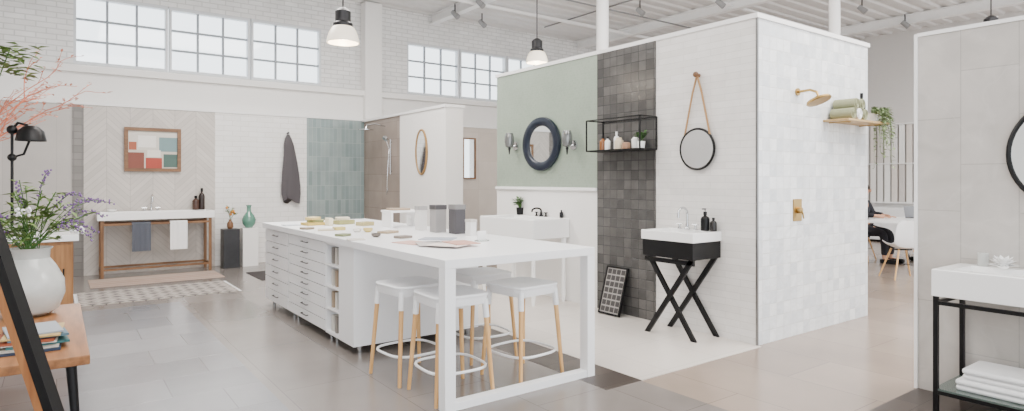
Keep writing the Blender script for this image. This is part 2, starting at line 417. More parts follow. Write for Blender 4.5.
flat(291, 225.5, .16, .16, .012, 0, (196, 200, 206), 'thin grey sample sheet at the far left edge of the island')
flat(388, 233, .16, .12, .02, 24, (166, 148, 122), 'brown flat sample near the white riser')
flat(307, 229.3, .10, .10, .02, 20, (142, 128, 108), 'taupe sample tile near the drawer side edge of the island')
flat(356, 240, .14, .10, .01, -15, (204, 198, 188), 'pale thin sample tile nearest the drawer side, mid island')
flat(339, 230, .10, .09, .03, 0, (196, 178, 108), 'small mustard sample cube in front of the green yellow block')
flat(343, 236, .11, .09, .02, 30, (124, 130, 96), 'small moss green sample in front of the mustard cube')
flat(403, 238, .12, .1, .02, 10, (128, 118, 108), 'small dark taupe sample just below the white riser')
flat(329, 225.5, .05, .10, .08, 5, (226, 216, 188), 'upright cream sample between the two tall sample piles')
for k, (u, v, r, c_, nm) in enumerate([(368, 232, .045, (206, 184, 116), 'yellow'), (376, 237, .04, (104, 96, 88), 'dark'), (357, 232, .04, (226, 222, 214), 'white')]):
    p = onZ(u, v, Z)
    bw = MB().lathe([(r*.5, 0), (r*.95, r*.35), (r, r*.8), (r*.92, r*.8), (r*.85, r*.4), (.001, r*.15)], (p.x, p.y, Z), 20)
    tag(obj('bowl', bw, mat('bowl_'+nm, c_, .35)), 'small %s round dish among the samples on the island' % nm, 'bowl', 'small dishes on the island')
p = onZ(400, 226.5, Z)
t = thing('display_riser', 'low white two-legged display riser on the island top', 'display stand', (p.x, p.y, Z))
obj('top', B(p.x-.16, p.x+.16, p.y-.12, p.y+.12, Z+.15, Z+.17, .003), WHITE, t)
for s_ in (-1, 1): obj('leg', B(p.x+s_*.14-.01, p.x+s_*.14+.01, p.y-.11, p.y+.11, Z, Z+.15), WHITE, t)
p2 = Vector((p.x, p.y, Z+.1705))
tag(obj('tile_sample', B(p2.x-.12, p2.x+.08, p2.y-.08, p2.y+.08, p2.z, p2.z+.02, .003), smat[3]), 'tan sample lying on top of the white riser', 'tile sample', 'samples laid out on the island')
def sbox(u, v, w, d, h, col, lidcol, label):
    p = onZ(u, v, Z)
    t = thing('storage_box', label, 'box', (p.x, p.y, Z), 'grey and white boxes on the island')
    obj('body', B(p.x-w/2, p.x+w/2, p.y-d/2, p.y+d/2, Z, Z+h*.84), mat('box_body', col, .5), t)
    obj('lid', B(p.x-w/2-.004, p.x+w/2+.004, p.y-d/2-.004, p.y+d/2+.004, Z+h*.84, Z+h), mat('box_lid', lidcol, .5), t)
sbox(421, 230, .08, .09, .23, (222, 220, 217), (160, 158, 156), 'narrow white box on the island, left of the grey ones')
sbox(438, 232, .11, .11, .25, (150, 147, 146), (74, 72, 74), 'silver grey box with a dark lid in the middle of the island group')
sbox(457, 233.5, .10, .12, .26, (72, 70, 74), (120, 118, 118), 'charcoal box with a lighter lid on the island')
sbox(471, 235.5, .06, .08, .14, (228, 226, 224), (196, 190, 184), 'small low white box at the right of the island box group')
p = onZ(482, 241, Z)
t = thing('card_holder', 'clear acrylic card holder with a white card on the island', 'card holder', (p.x, p.y, Z))
obj('base', B(p.x-.05, p.x+.05, p.y-.03, p.y+.03, Z, Z+.008), GLASS, t)
obj('card', B(p.x-.04, p.x+.04, p.y+.0, p.y+.006, Z+.008, Z+.08), WHITE, t)
pk = [(412, 243, 12, (206, 164, 152), 'pink'), (430, 245, -20, (186, 178, 174), 'pale grey'), (448, 247, 30, (228, 214, 206), 'off white'), (461, 245.5, -5, (200, 150, 134), 'salmon'), (438, 242.5, 45, (158, 164, 176), 'blue grey')]
for k, (u, v, a, c_, nm) in enumerate(pk):
    flat(u, v, .19, .26, .006, a, c_, '%s brochure lying in the fan of papers near the stools' % nm, 'brochure', 'brochure', 'brochures fanned on the island', Z+.0065*k)

# ============================================================ STOOLS
def make_stool(label):
    t = thing('bar_stool', label, 'stool', (0, 0, 0), 'white stools under the island table')
    obj('seat', MB().rsq([(.12, .650), (.196, .650), (.200, .654), (.201, .664), (.196, .670), (.17, .670), (.1, .661), (.02, .659)], n=6), LACQ, t)
    obj('seat_frame', MB().rsq([(.182, .604), (.187, .600), (.190, .604), (.196, .6495), (.16, .6495)], n=6), LACQ, t)
    for sx in (-1, 1):
        for sy in (-1, 1):
            l = obj('leg', MB().cyl((sx*.165, sy*.165, .608), (sx*.205, sy*.205, 0), .0175, .0125, 14), OAK, t)
            obj('bracket', MB().cyl((sx*.164, sy*.164, .63), (sx*.172, sy*.172, .51), .0205, .0205, 14), LACQ, l)
    pts = []
    for j in range(32):
        a = 2*PI*j/32; ca, sa = math.cos(a), math.sin(a); k = (abs(ca)**3.4+abs(sa)**3.4)**(-1/3.4)
        pts.append((.205*k*ca, .205*k*sa, .19))
    obj('footrest', MB().tube(pts, .009, 8, True), LACQ, t)
    return t
s0 = make_stool('white seated stool with oak legs nearest the drawer cabinets on the left')
s0.location = (2.05, 4.03, 0); s0.rotation_euler.z = R(4)
dup(s0, (2.09, 3.53, 0), R(-3), 'white stool with oak legs right behind the left leg of the island frame')
dup(s0, (2.69, 3.54, 0), R(6), 'white stool with oak legs inside the right half of the island frame')
dup(s0, (2.74, 4.15, 0), R(-3), 'white stool with oak legs farthest back under the island, half hidden')

# ============================================================ FAUCETS ETC
def faucet(name, label, loc, m, dx, dy, h=.2, reach=.13, handles=True):
    x, y, z = loc
    t = thing(name, label, 'faucet', loc)
    obj('base', MB().lathe([(.026, 0), (.026, .008), (.016, .02), (.014, .05)], loc, 16), m, t)
    pts = [(x, y, z+.03), (x, y, z+h*.7)]
    for i in range(1, 9):
        a = PI*i/8; k = reach/2
        pts.append((x+dx*k*(1-math.cos(a)), y+dy*k*(1-math.cos(a)), z+h*.7+h*.3*math.sin(a)))
    pts.append((x+dx*reach, y+dy*reach, z+h*.55))
    obj('spout', MB().tube(pts, .011, 10), m, t)
    if handles:
        for s_ in (-1, 1):
            hx, hy = x-dy*s_*.09, y+dx*s_*.09
            obj('handle', MB().lathe([(.02, 0), (.02, .006), (.01, .015), (.01, .045)], (hx, hy, z), 12).cyl((hx-.03*abs(dy)-.0*dx, hy-.03*abs(dx), z+.045), (hx+.03*abs(dy), hy+.03*abs(dx), z+.045), .006, seg=8), m, t)
    return t
# ============================================================ CENTRE BOX, left face
t = thing('washstand', 'compact white basin on a black box with crossed black legs', 'sink', (4.555, 3.62, 0))
sx0, sx1, sy0, sy1 = 4.35, 4.756, 3.33, 3.91
obj('basin', MB().basin(sx0, sx1, sy0, sy1, .86, .945, .035, .07), CER, t)
obj('cabinet', B(sx0+.01, sx1-.002, sy0+.01, sy1-.01, .71, .86, .003), BLACK, t)
for xx in (sx0+.03, sx1-.06):
    for a, b in ((sy0+.04, sy1-.04), (sy1-.04, sy0+.04)):
        off = 0 if a < b else .026
        obj('leg', MB().prism([(a-.026, .71), (a+.026, .71), (b+.026, .006), (b-.026, .006)], 'x', xx+off, xx+.024+off), BLACK, t)
obj('foot_rail', B(sx0+.03, sx0+.054, sy0+.02, sy1-.02, .66, .70), BLACK, t)
faucet('faucet', 'chrome high arc faucet on the compact washstand basin', (4.70, 3.66, .946), CHROME, -1, 0, .2, .13)
def bottle(loc, r, h, m, label, group=None, capm=BLACK, pump=False, name='bottle'):
    t = thing(name, label, 'bottle', loc, group)
    obj('body', MB().lathe([(r*.9, 0), (r, r*.15), (r, h*.62), (r*.8, h*.72), (r*.35, h*.78), (r*.35, h*.84)], loc, 16), m, t)
    c = MB().cyl(Vector(loc)+Vector((0, 0, h*.84)), Vector(loc)+Vector((0, 0, h)), r*.42, seg=12)
    if pump: c.cyl(Vector(loc)+Vector((0, 0, h)), Vector(loc)+Vector((0, 0, h+.02)), .004, seg=6).box(loc[0]-.04, loc[0]+.008, loc[1]-.006, loc[1]+.006, loc[2]+h+.02, loc[2]+h+.03)
    obj('cap', c, capm, t)
    return t
bottle((4.68, 3.45, .946), .04, .17, BLACK, 'black soap pump bottle on the compact washstand', pump=True)
bottle((4.69, 3.37, .946), .03, .12, mat('dark_glass', (30, 28, 28), .15), 'short dark bottle at the right rim of the compact washstand')
# hanging round mirror
c = onX(697, 149, BX-.03)
t = thing('hanging_mirror', 'small round black framed mirror hanging from a rope above the washstand', 'mirror', c)
def disc(mb, c, r, th, ax='x', seg=40):
    d = Vector((th, 0, 0)) if ax == 'x' else Vector((0, th, 0))
    return mb.cyl(Vector(c)-d/2, Vector(c)+d/2, r, seg=seg)
obj('mirror_glass', disc(MB(), c, .176, .012), MIRSOFT, t)
obj('frame', MB().torus(c, .184, .012, 'x', 40, 8), BLACK, t)
hk = Vector((BX-.03, c.y, 2.36))
ropem = mat('rope_tan', (168, 132, 92), .9, bump=.4, ns=200)
for s_ in (-1, 1):
    obj('rope', MB().tube([hk, (c.x, c.y+s_*.05, 2.2), (c.x, c.y+s_*.14, c.z+.12)], .010, 6), ropem, t)
tag(obj('hook', MB().cyl((BX, c.y, 2.36), (BX-.045, c.y, 2.36), .018, seg=14).sph((BX-.05, c.y, 2.365), .026, seg=12), WALN), 'wooden peg holding the rope of the small round mirror', 'hook')
# wire shelf on slate
wy0, wy1, wz0, wz1, wx0 = 4.06, 4.80, 1.70, 2.02, 4.50
xb = BX-.018
t = thing('wire_shelf', 'black wire wall shelf box on the slate tile panel', 'shelf', (4.63, 4.43, wz0))
f = MB(); q = .006
for yy in (wy0, wy1):
    for xx in (wx0, xb): f.box(xx-q, xx+q, yy-q, yy+q, wz0, wz1)
for zz in (wz0, wz1):
    for xx in (wx0, xb): f.box(xx-q, xx+q, wy0, wy1, zz-q, zz+q)
    for yy in (wy0, wy1): f.box(wx0, xb, yy-q, yy+q, zz-q, zz+q)
obj('frame', f, BLACK, t)
obj('shelf_board', B(wx0, xb, wy0, wy1, wz0-.002, wz0+.009), BLACK, t)
amber = mat('amber_glass', (140, 84, 40), .15, coat=.5)
zz = wz0+.0095
bottle((4.62, 4.68, zz), .035, .15, amber, 'amber glass bottle in the black wire shelf', 'bottles in the wire shelf')
bottle((4.6, 4.59, zz), .03, .14, CER, 'white ceramic bottle in the black wire shelf', 'bottles in the wire shelf')
bottle((4.66, 4.52, zz), .03, .19, CER, 'tall white bottle in the black wire shelf', 'bottles in the wire shelf', capm=WHITE)
tag(obj('jar', MB().lathe([(.04, 0), (.045, .01), (.045, .09), (.03, .1), (.03, .12)], (4.6, 4.43, zz), 16), mat('jar_cream', (222, 206, 178), .4)), 'cream lidded jar between the bottles of the wire shelf', 'jar')
tag(obj('jar', MB().lathe([(.035, 0), (.04, .01), (.04, .06), (.02, .07)], (4.6, 4.33, zz), 16), mat('jar_brown', (176, 136, 108), .4)), 'light brown low jar in the wire shelf', 'jar')
tag(obj('jar', MB().lathe([(.03, 0), (.04, .01), (.04, .1), (.02, .12)], (4.66, 4.26, zz), 16), CER), 'white tall jar near the plant in the wire shelf', 'jar')
def foliage(mb, base, n, h, spread, ln, w, rng, stems=None, droop=0):
    base = Vector(base)
    for i in range(n):
        a = rng.uniform(0, 2*PI); e = rng.uniform(.2, 1)
        tip = base+Vector((math.cos(a)*spread*e, math.sin(a)*spread*e, h*rng.uniform(.35, 1)-droop*e))
        mid = base+(tip-base)*.5+Vector((0, 0, h*.15))
        if stems is not None: stems.tube([base, mid, tip], .0022, 5)
        for j in range(5):
            q_ = mid.lerp(tip, j/4)
            b = rng.uniform(0, 2*PI)
            mb.leaf(q_, Vector((math.cos(b), math.sin(b), rng.uniform(-.1, .8))), ln*rng.uniform(.6, 1.1), w*rng.uniform(.7, 1.1))
def pot_plant(loc, r, h, potm, leafm, ph, spread, n, ln, w, label, seed=1, cat='plant'):
    rng = random.Random(seed)
    t = thing('potted_plant', label, cat, loc)
    obj('pot', MB().lathe([(r*.75, 0), (r*.85, .005), (r, h), (r*.88, h), (r*.85, h*.8), (.001, h*.78)], loc, 20), potm, t)
    fm, sm = MB(), MB()
    foliage(fm, Vector(loc)+Vector((0, 0, h*.78)), n, ph, spread, ln, w, rng, sm)
    obj('foliage', fm, leafm, t); obj('stem', sm, LEAF, t)
pot_plant((4.62, 4.15, zz), .04, .07, CER, LEAF, .12, .06, 14, .05, .03, 'small leafy plant in a white pot at the right end of the wire shelf', 3)
# round navy mirror
c = onX(541, 144, BX-.03)
t = thing('wall_mirror', 'round mirror in a thick dark navy frame on the sage green wall', 'mirror', c)
obj('mirror_glass', disc(MB(), (BX-.018, c.y, c.z), .24, .02), MIRROR, t)
rp = [(.225, 0), (.325, 0), (.338, .02), (.33, .05), (.28, .062), (.24, .05), (.225, .03)]
rs = []
for j in range(48):
    a = 2*PI*j/48; rs.append([Vector((BX-.002-z_, c.y+1.04*r_*math.cos(a), c.z+.97*r_*math.sin(a))) for r_, z_ in rp])
obj('frame', MB().rings(rs, False, True), NAVY, t)
def sconce(u, v, label):
    c = onX(u, v, BX-.02)
    t = thing('wall_sconce', label, 'wall lamp', (BX, c.y, c.z), 'sconces beside the navy mirror')
    obj('wall_plate', MB().cyl((BX-.001, c.y, c.z), (BX-.02, c.y, c.z), .06, .055, 24), CHROME, t)
    obj('arm', MB().tube([(BX-.02, c.y, c.z), (BX-.09, c.y, c.z-.02), (BX-.11, c.y, c.z-.01)], .01, 8), CHROME, t)
    obj('shade', MB().lathe([(.02, -.03), (.05, -.01), (.062, .05), (.06, .11), (.045, .16), (.04, .16), (.055, .1), (.05, .04), (.01, -.01)], (BX-.11, c.y, c.z+.0), 20), SMOKE, t)
    obj('finial', MB().sph((BX-.11, c.y, c.z-.04), .018, seg=10).cyl((BX-.11, c.y, c.z-.11), (BX-.11, c.y, c.z-.04), .006, .014, 8), DARK, t)
sconce(515, 146, 'chrome and smoked glass sconce on the green wall left of the navy mirror')
sconce(573, 145, 'chrome and smoked glass sconce on the green wall right of the navy mirror')
# console sink under green
t = thing('console_sink', 'wide white apron sink on slim white legs below the green wall', 'sink', (4.48, 5.88, 0))
obj('basin', MB().basin(4.22, 4.756, 5.35, 6.42, .74, .96, .04, .12, .012), CER, t)
for xx in (4.26, 4.70):
    for yy in (5.40, 6.37): obj('leg', MB().lathe([(.018, .006), (.028, .1), (.022, .5), (.035, .7), (.035, .74)], (xx, yy, 0), 14), CER, t)
faucet('faucet', 'black bridge faucet with two handles on the wide apron sink', (4.735, 5.85, .961), BLACK, -1, 0, .1, .14)
pot_plant((4.74, 6.28, .961), .05, .09, BLACK, LEAF, .16, .1, 22, .07, .04, 'leafy green plant in a small pot at the left rim of the apron sink', 5)
bottle((4.73, 5.47, .961), .022, .09, DARK, 'small dark soap bottle at the right rim of the apron sink')
# leaning sample board
t = thing('sample_board', 'black framed tile sample board leaning against the slate panel', 'sample board', (4.6, 4.57, .006))
hw, bh = .15, .50
ang = R(16)
M = Matrix.Translation((4.585, 4.56, .012)) @ Matrix.Rotation(ang, 4, 'Y')
f = MB().box(-.012, .012, -hw, -hw+.018, 0, bh, M=M).box(-.012, .012, hw-.018, hw, 0, bh, M=M).box(-.012, .012, -hw, hw, 0, .018, M=M).box(-.012, .012, -hw, hw, bh-.018, bh, M=M)
obj('frame', f, BLACK, t)
obj('backing', B(-.004, .008, -hw+.015, hw-.015, .015, bh-.015, M=M), mat('board_pale', (160, 156, 152), .5), t)
g = MB()
for i in range(4):
    for j in range(7):
        yy = -hw+.03+i*.063; z_ = .03+j*.065
        g.box(-.008, -.004, yy, yy+.05, z_, z_+.05, M=M)
obj('tile_grid', g, mat('board_tile', (64, 62, 62), .3, var=.3, ns=20), t)

# ============================================================ CENTRE BOX, right face (y=2.99)
WY = 2.99
p = onY(797, 210, WY)
t = thing('shower_valve', 'square brass shower valve with one lever on white glossy tiles', 'shower valve', (p.x, WY, p.z))
obj('plate', B(p.x-.07, p.x+.07, WY-.01, WY, p.z-.10, p.z+.10, .004), BRASS, t)
k = obj('knob', MB().cyl((p.x, WY-.01, p.z), (p.x, WY-.045, p.z), .03, .026, 24), BRASS, t)
obj('lever', MB().tube([(p.x, WY-.04, p.z), (p.x+.01, WY-.05, p.z-.03), (p.x+.015, WY-.055, p.z-.075)], [.009, .008, .006], 8), BRASS, k)
p = onY(797, 92, WY)
t = thing('wall_shower', 'brass rain shower head on a short arm over the white tiles', 'shower', (p.x, WY, p.z))
obj('flange', MB().cyl((p.x, WY, p.z), (p.x, WY-.015, p.z), .034, seg=20), BRASS, t)
hx, hy, hz = p.x+.0, WY-.20, p.z-.10
obj('arm', MB().tube([(p.x, WY-.01, p.z), (p.x, WY-.12, p.z+.005), (hx, hy+.02, p.z-.02), (hx, hy, hz+.03)], .012, 10), BRASS, t)
Mh = Matrix.Rotation(R(-22), 4, 'X')
obj('head', MB().lathe([(.015, .045), (.025, .03), (.10, .016), (.107, 0), (.1, -.008), (.01, -.01)], (hx, hy, hz), 28, M=Mh), BRASS, t)
# shower shelf
a = 5.85; b = 6.70; zs = 1.95
t = thing('wall_shelf', 'light wooden wall shelf on the white tiles carrying towels', 'shelf', ((a+b)/2, WY, zs))
obj('board', B(a, b, WY-.24, WY, zs, zs+.02, .003), wood('shelf_wood', (166, 134, 84), (196, 164, 112), 0), t)
for xx in (a+.12, b-.12): obj('bracket', B(xx-.006, xx+.006, WY-.2, WY, zs-.008, zs), BRASS, t)
def roll(c, r, ln, m, label, group):
    mb = MB(); c = Vector(c)
    mb.cyl(c-Vector((0, ln/2, 0)), c+Vector((0, ln/2, 0)), r, seg=24)
    sp = []
    for i in range(40):
        a_ = i*.45; rr = r*.93*(1-i/44)
        sp.append(c+Vector((rr*math.cos(a_), -(ln/2+.002), rr*math.sin(a_))))
    mb.tube(sp, .004, 5)
    return tag(obj('rolled_towel', mb, m), label, 'towel', group)
g_ = 'rolled towels on the shower shelf'; zr = zs+.0205+.054
roll((5.98, WY-.125, zr), .052, .2, SAGET, 'sage rolled towel at the near end of the wooden shower shelf', g_)
roll((6.092, WY-.125, zr), .052, .2, WTOWEL, 'white rolled towel between two sage rolls on the shower shelf', g_)
roll((6.204, WY-.125, zr), .052, .2, SAGET, 'sage rolled towel nearest the trailing plant on the shower shelf', g_)
roll((6.036, WY-.125, zr+.094), .05, .2, SAGET, 'sage rolled towel on top of the pile, toward the shower head', g_)
roll((6.148, WY-.125, zr+.094), .05, .2, SAGET, 'sage rolled towel on top of the pile, toward the plant', g_)
zp = zs+.0205
t = thing('trailing_plant', 'trailing grey green plant in a pot hanging over the shelf end', 'plant', (6.56, WY-.12, zp))
obj('pot', MB().lathe([(.05, 0), (.065, .09), (.057, .09), (.053, .07), (.001, .06)], (6.56, WY-.12, zp), 20), CER, t)
rng = random.Random(9); fm, sm = MB(), MB()
for i in range(36):
    a_ = rng.uniform(-PI, .6); e = rng.uniform(.4, 1)
    ox, oy = math.cos(a_)*.15*e+.03, math.sin(a_)*.16*e-.02
    dr = rng.uniform(.1, .58)*e if (oy < -.07 or ox > .09) else 0
    st = Vector((6.56, WY-.12, zp+.07)); pk_ = st+Vector((ox*.9, min(.05, oy*.9), .07)); en = Vector((6.56+ox*1.1, min(WY-.03, WY-.12+oy*1.2), zp+.1-dr))
    sm.tube([st, pk_, en], .002, 5)
    for j in range(11):
        q_ = pk_.lerp(en, j/10); b_ = rng.uniform(0, 2*PI)
        fm.leaf(q_, (math.cos(b_), -abs(math.sin(b_)), rng.uniform(-.8, .4)), .05, .025)
obj('foliage', fm, LEAF3, t); obj('stem', sm, LEAF3, t)
bottle((6.36, WY-.12, zp), .035, .28, BLACK, 'black bottle standing between towels and plant on the shower shelf')

# ============================================================ RIGHT VANITY
vx0, vx1, vy0, vy1 = 4.2, 4.655, .35, 1.5
t = thing('vanity', 'white slab vanity on a black metal frame against the grey marble wall', 'vanity', (4.43, .93, 0))
obj('basin', MB().basin(vx0, vx1, vy0, vy1, .71, .87, .09, .06), CER, t)
f = MB(); q = .0125
for xx in (vx0+.02, vx1-.02):
    for yy in (vy0+.02, vy1-.02): obj('leg', B(xx-q, xx+q, yy-q, yy+q, .004, .71), BLACK, t)
for zz in (.13, .66):
    for xx in (vx0+.02, vx1-.02): f.box(xx-q*.9, xx+q*.9, vy0+.03, vy1-.03, zz, zz+.022)
    for yy in (vy0+.02, vy1-.02): f.box(vx0+.03, vx1-.03, yy-q*.9, yy+q*.9, zz, zz+.022)
obj('rail', f, BLACK, t)
obj('shelf', B(vx0+.01, vx1-.01, vy0+.01, vy1-.01, .153, .163), mat('shelf_glass', (110, 124, 118), .08, trans=.4), t)
for k in range(2):
    mb = MB().box(4.27+.01*k, 4.56, .96+.012*k, 1.40-.03*k, .1635+k*.068, .1635+k*.068+.033, .016, 3).box(4.262+.01*k, 4.56, .96+.012*k, 1.40-.03*k, .1965+k*.068, .231+k*.068, .016, 3)
    tag(obj('folded_towel', mb, WTOWEL), 'folded white towel, %s of the pair under the slab vanity' % ['lower', 'upper'][k], 'towel', 'folded towels on the vanity shelf')
p = Vector((4.6, 1.36, .871))
t = thing('candle_glass', 'small white candle in a glass on the slab vanity', 'candle holder', p)
obj('glass', MB().lathe([(.026, 0), (.028, .005), (.03, .08), (.027, .08), (.024, .01), (.001, .01)], p, 24), FROST, t)
obj('candle', MB().cyl(p+Vector((0, 0, .0101)), p+Vector((0, 0, .06)), .022, seg=20), mat('wax', (240, 234, 222), .5), t)
mb = MB(); rng = random.Random(5); c0 = Vector((4.53, 1.24, .871))
for i in range(24):
    a_ = 2*PI*i/24; e = (.3, .8, 1.6)[i % 3]
    mb.leaf(c0+Vector((0, 0, .012)), (math.cos(a_), math.sin(a_), e), .085, .05)
mb.sph(c0+Vector((0, 0, .02)), .03, (1, 1, .7), 12)
tag(obj('ceramic_flower', mb, CER), 'white ceramic flower lying on the slab vanity beside the candle', 'ornament')
faucet('faucet', 'chrome faucet at the back of the slab vanity, cut by the frame edge', (4.6, .93, .871), CHROME, -1, 0, .2, .13)
c = Vector((4.652, .916, 1.556))
t = thing('round_mirror', 'large round black framed mirror on the grey marble wall', 'mirror', c)
obj('mirror_glass', disc(MB(), c, .32, .012), MIRROR, t)
obj('frame', MB().torus(c, .33, .016, 'x', 48, 8), BLACK, t)

# ============================================================ BACK LEFT VANITY
t = thing('console_vanity', 'long white trough basin on a walnut frame by the chevron tile wall', 'vanity', (1.22, 10.7, 0))
ax0, ax1, ay0, ay1 = .46, 1.98, 10.48, 10.96
obj('basin', MB().basin(ax0, ax1, ay0, ay1, .82, .93, .05, .07), CER, t)
for xx in (ax0+.06, ax1-.06):
    for yy in (ay0+.04, ay1-.04): obj('leg', B(xx-.02, xx+.02, yy-.018, yy+.018, 0, .82, .002), WALNZ, t)
for yy in (ay0+.04, ay1-.04):
    obj('stretcher', B(ax0+.08, ax1-.08, yy-.013, yy+.013, .10, .13), WALN, t)
    obj('stretcher', B(ax0+.08, ax1-.08, yy-.013, yy+.013, .745, .775), WALN, t)
for xx in (ax0+.06, ax1-.06): obj('stretcher', B(xx-.013, xx+.013, ay0+.06, ay1-.06, .10, .13), WALN, t)
def drape(x0, x1, yb, zt, zb, m, label, name='hanging_towel', group=None):
    mb = MB(); n = 16; rs = []
    prof_o = [(-.03, zb), (-.028, (zb+zt)/2), (-.03, zt), (0, zt+.016), (.027, zt), (.026, zt-.12)]
    prof_i = [(.019, zt-.12), (.0175, zt-.01), (0, zt+.004), (-.02, zt-.01), (-.02, (zb+zt)/2), (-.022, zb)]
    for i in range(n+1):
        x = x0+(x1-x0)*i/n; w = .004*math.sin(i*1.4)
        rs.append([(x, yb+a+(w if a < 0 else 0), z) for a, z in prof_o+prof_i])
    mb.rings(rs)
    return tag(obj(name, mb, m), label, 'towel', group)
drape(.88, 1.12, ay0+.04, .776, .36, GTOWEL, 'dark grey hand towel hanging from the walnut vanity rail')
drape(1.37, 1.6, ay0+.04, .776, .36, WTOWEL, 'white hand towel hanging from the walnut vanity rail')
faucet('faucet', 'chrome arc faucet on the long trough basin', (1.17, 10.93, .931), CHROME, 0, -1, .25, .16)
bottle((1.78, 10.9, .931), .05, .22, mat('brown_bottle', (74, 52, 44), .2), 'brown bottle on the right end of the long trough basin')
bottle((1.87, 10.92, .931), .045, .34, mat('dark_brown_bottle', (44, 34, 32), .2), 'tall dark bottle at the right end of the trough basin')
tag(obj('soap_dish', MB().lathe([(.03, 0), (.06, .015), (.065, .03), (.05, .02), (.001, .012)], (.66, 10.92, .931), 20), CER), 'white soap dish on the left end of the trough basin', 'dish')
# framed mirror, its reflection painted on as flat colour blocks
x0, x1, z0, z1 = .82, 1.58, 1.53, 2.2
t = thing('framed_mirror', 'walnut framed mirror with its reflection painted as coloured blocks above the trough basin', 'picture', (1.2, 10.97, z0))
f = MB().box(x0, x0+.05, 10.945, 10.998, z0, z1).box(x1-.05, x1, 10.945, 10.998, z0, z1).box(x0+.05, x1-.05, 10.945, 10.998, z0, z0+.05).box(x0+.05, x1-.05, 10.945, 10.998, z1-.05, z1)
obj('frame', f, WALN, t)
cv = obj('mirror_face', B(x0+.05, x1-.05, 10.975, 10.99, z0+.05, z1-.05), mat('reflection_ground', (206, 196, 182), .5, var=.05), t)
for (a, b, c1, d, col) in [(.87, 1.53, 1.86, 2.15, (214, 208, 198)), (1.0, 1.24, 1.9, 2.08, (236, 232, 226)), (1.28, 1.53, 1.84, 2.06, (120, 146, 148)), (.87, 1.08, 1.58, 1.82, (128, 70, 56)),
                           (1.1, 1.32, 1.58, 1.74, (168, 66, 50)), (1.12, 1.3, 1.75, 1.86, (232, 226, 214)), (1.34, 1.53, 1.6, 1.8, (74, 100, 92)), (.88, .98, 1.86, 1.98, (168, 92, 64))]:
    obj('reflection_block', B(a, b, 10.9745-.0006*len(cv.children)-.001, 10.9749, c1, d), mat('block', col, .5), cv)
# plinths
t = obj('plinth', B(2.12, 2.36, 10.55, 10.8, 0, .62, .004), mat('black_stone', (46, 47, 50), .4, var=.3)); tag(t, 'black stone plinth carrying the small yellow plant', 'plinth')
t = obj('plinth', B(2.42, 2.66, 10.62, 10.87, 0, .62, .004), WALLW); tag(t, 'white plinth carrying the green glass vase', 'plinth')
vl = (2.24, 10.67, .6205)
t = thing('bud_vase', 'small brown bud vase with yellow and orange blooms on the black plinth', 'vase', vl)
obj('vase', MB().lathe([(.03, 0), (.05, .03), (.045, .09), (.02, .13), (.025, .15)], vl, 18), mat('bud_brown', (120, 86, 60), .4), t)
fm, sm = MB(), MB(); rng = random.Random(2)
foliage(fm, Vector(vl)+Vector((0, 0, .14)), 8, .22, .1, .06, .035, rng, sm)
BLM = mat('orange_bloom', (224, 150, 70), .6)
for i in range(6): obj('bloom', MB().sph(Vector(vl)+Vector((rng.uniform(-.07, .07), rng.uniform(-.05, .05), rng.uniform(.22, .34))), .022, seg=8), BLM, t)
obj('foliage', fm, LEAF2, t); obj('stem', sm, LEAF, t)
vl = (2.54, 10.74, .6205)
tag(obj('vase', MB().lathe([(.05, 0), (.095, .06), (.11, .13), (.08, .2), (.035, .26), (.03, .33), (.045, .37), (.035, .37), (.02, .32), (.025, .26), (.001, .2)], vl, 28), mat('green_glass', (92, 140, 122), .12, coat=.6)), 'green glass bottle-shaped vase on the white plinth', 'vase')
# twisted hanging bath towel
rb = MB(); rs = []
for k, (z_, w, d, xo) in enumerate([(2.19, .02, .015, -.02), (2.12, .055, .035, -.02), (2.0, .085, .045, -.01), (1.85, .10, .05, 0), (1.68, .12, .055, .01), (1.5, .135, .06, .02), (1.3, .15, .06, .03), (1.15, .15, .06, .04), (1.04, .13, .055, .05)]):
    ring = []
    for j in range(40):
        a_ = 2*PI*j/40; fo = 1+.2*math.sin(a_*5+k*.7)*(k/8)
        ring.append((3.25+xo+w*math.cos(a_)*fo, 10.935+d*math.sin(a_)*fo*.85, z_+(.05*math.sin(a_*2) if k == 8 else 0)))
    rs.append(ring)
rb.rings(rs)
tag(obj('bath_towel', rb, ROBE), 'dark grey bath towel hanging in twisted folds on the white tile wall', 'towel')
tag(obj('hook', MB().cyl((3.23, 11.0, 2.21), (3.23, 10.93, 2.21), .012, seg=10).sph((3.23, 10.925, 2.215), .018, seg=10), BLACK), 'black hook above the twisted grey bath towel', 'hook')
# rugs
m, nt, b_ = base_mat('kilim'); n = nt.nodes; L = nt.links
ge = n.new('ShaderNodeNewGeometry'); ck = n.new('ShaderNodeTexChecker'); mp = n.new('ShaderNodeMapping'); mp.inputs['Rotation'].default_value = (0, 0, R(45))
L.new(ge.outputs['Position'], mp.inputs[0]); L.new(mp.outputs[0], ck.inputs['Vector']); ck.inputs['Scale'].default_value = 11
ck.inputs['Color1'].default_value = lin((170, 163, 156)); ck.inputs['Color2'].default_value = lin((100, 95, 93))
wv = n.new('ShaderNodeTexWave'); wv.inputs['Scale'].default_value = 1.6; wv.bands_direction = 'Y'; L.new(ge.outputs['Position'], wv.inputs['Vector'])
mx = n.new('ShaderNodeMix'); mx.data_type = 'RGBA'; mx.inputs['A'].default_value = lin((156, 148, 142)); L.new(ck.outputs['Color'], mx.inputs['B'])
gt = n.new('ShaderNodeMath'); gt.operation = 'GREATER_THAN'; gt.inputs[1].default_value = .35; L.new(wv.outputs['Fac'], gt.inputs[0]); L.new(gt.outputs[0], mx.inputs['Factor'])
L.new(mx.outputs['Result'], b_.inputs['Base Color']); b_.inputs['Roughness'].default_value = .95
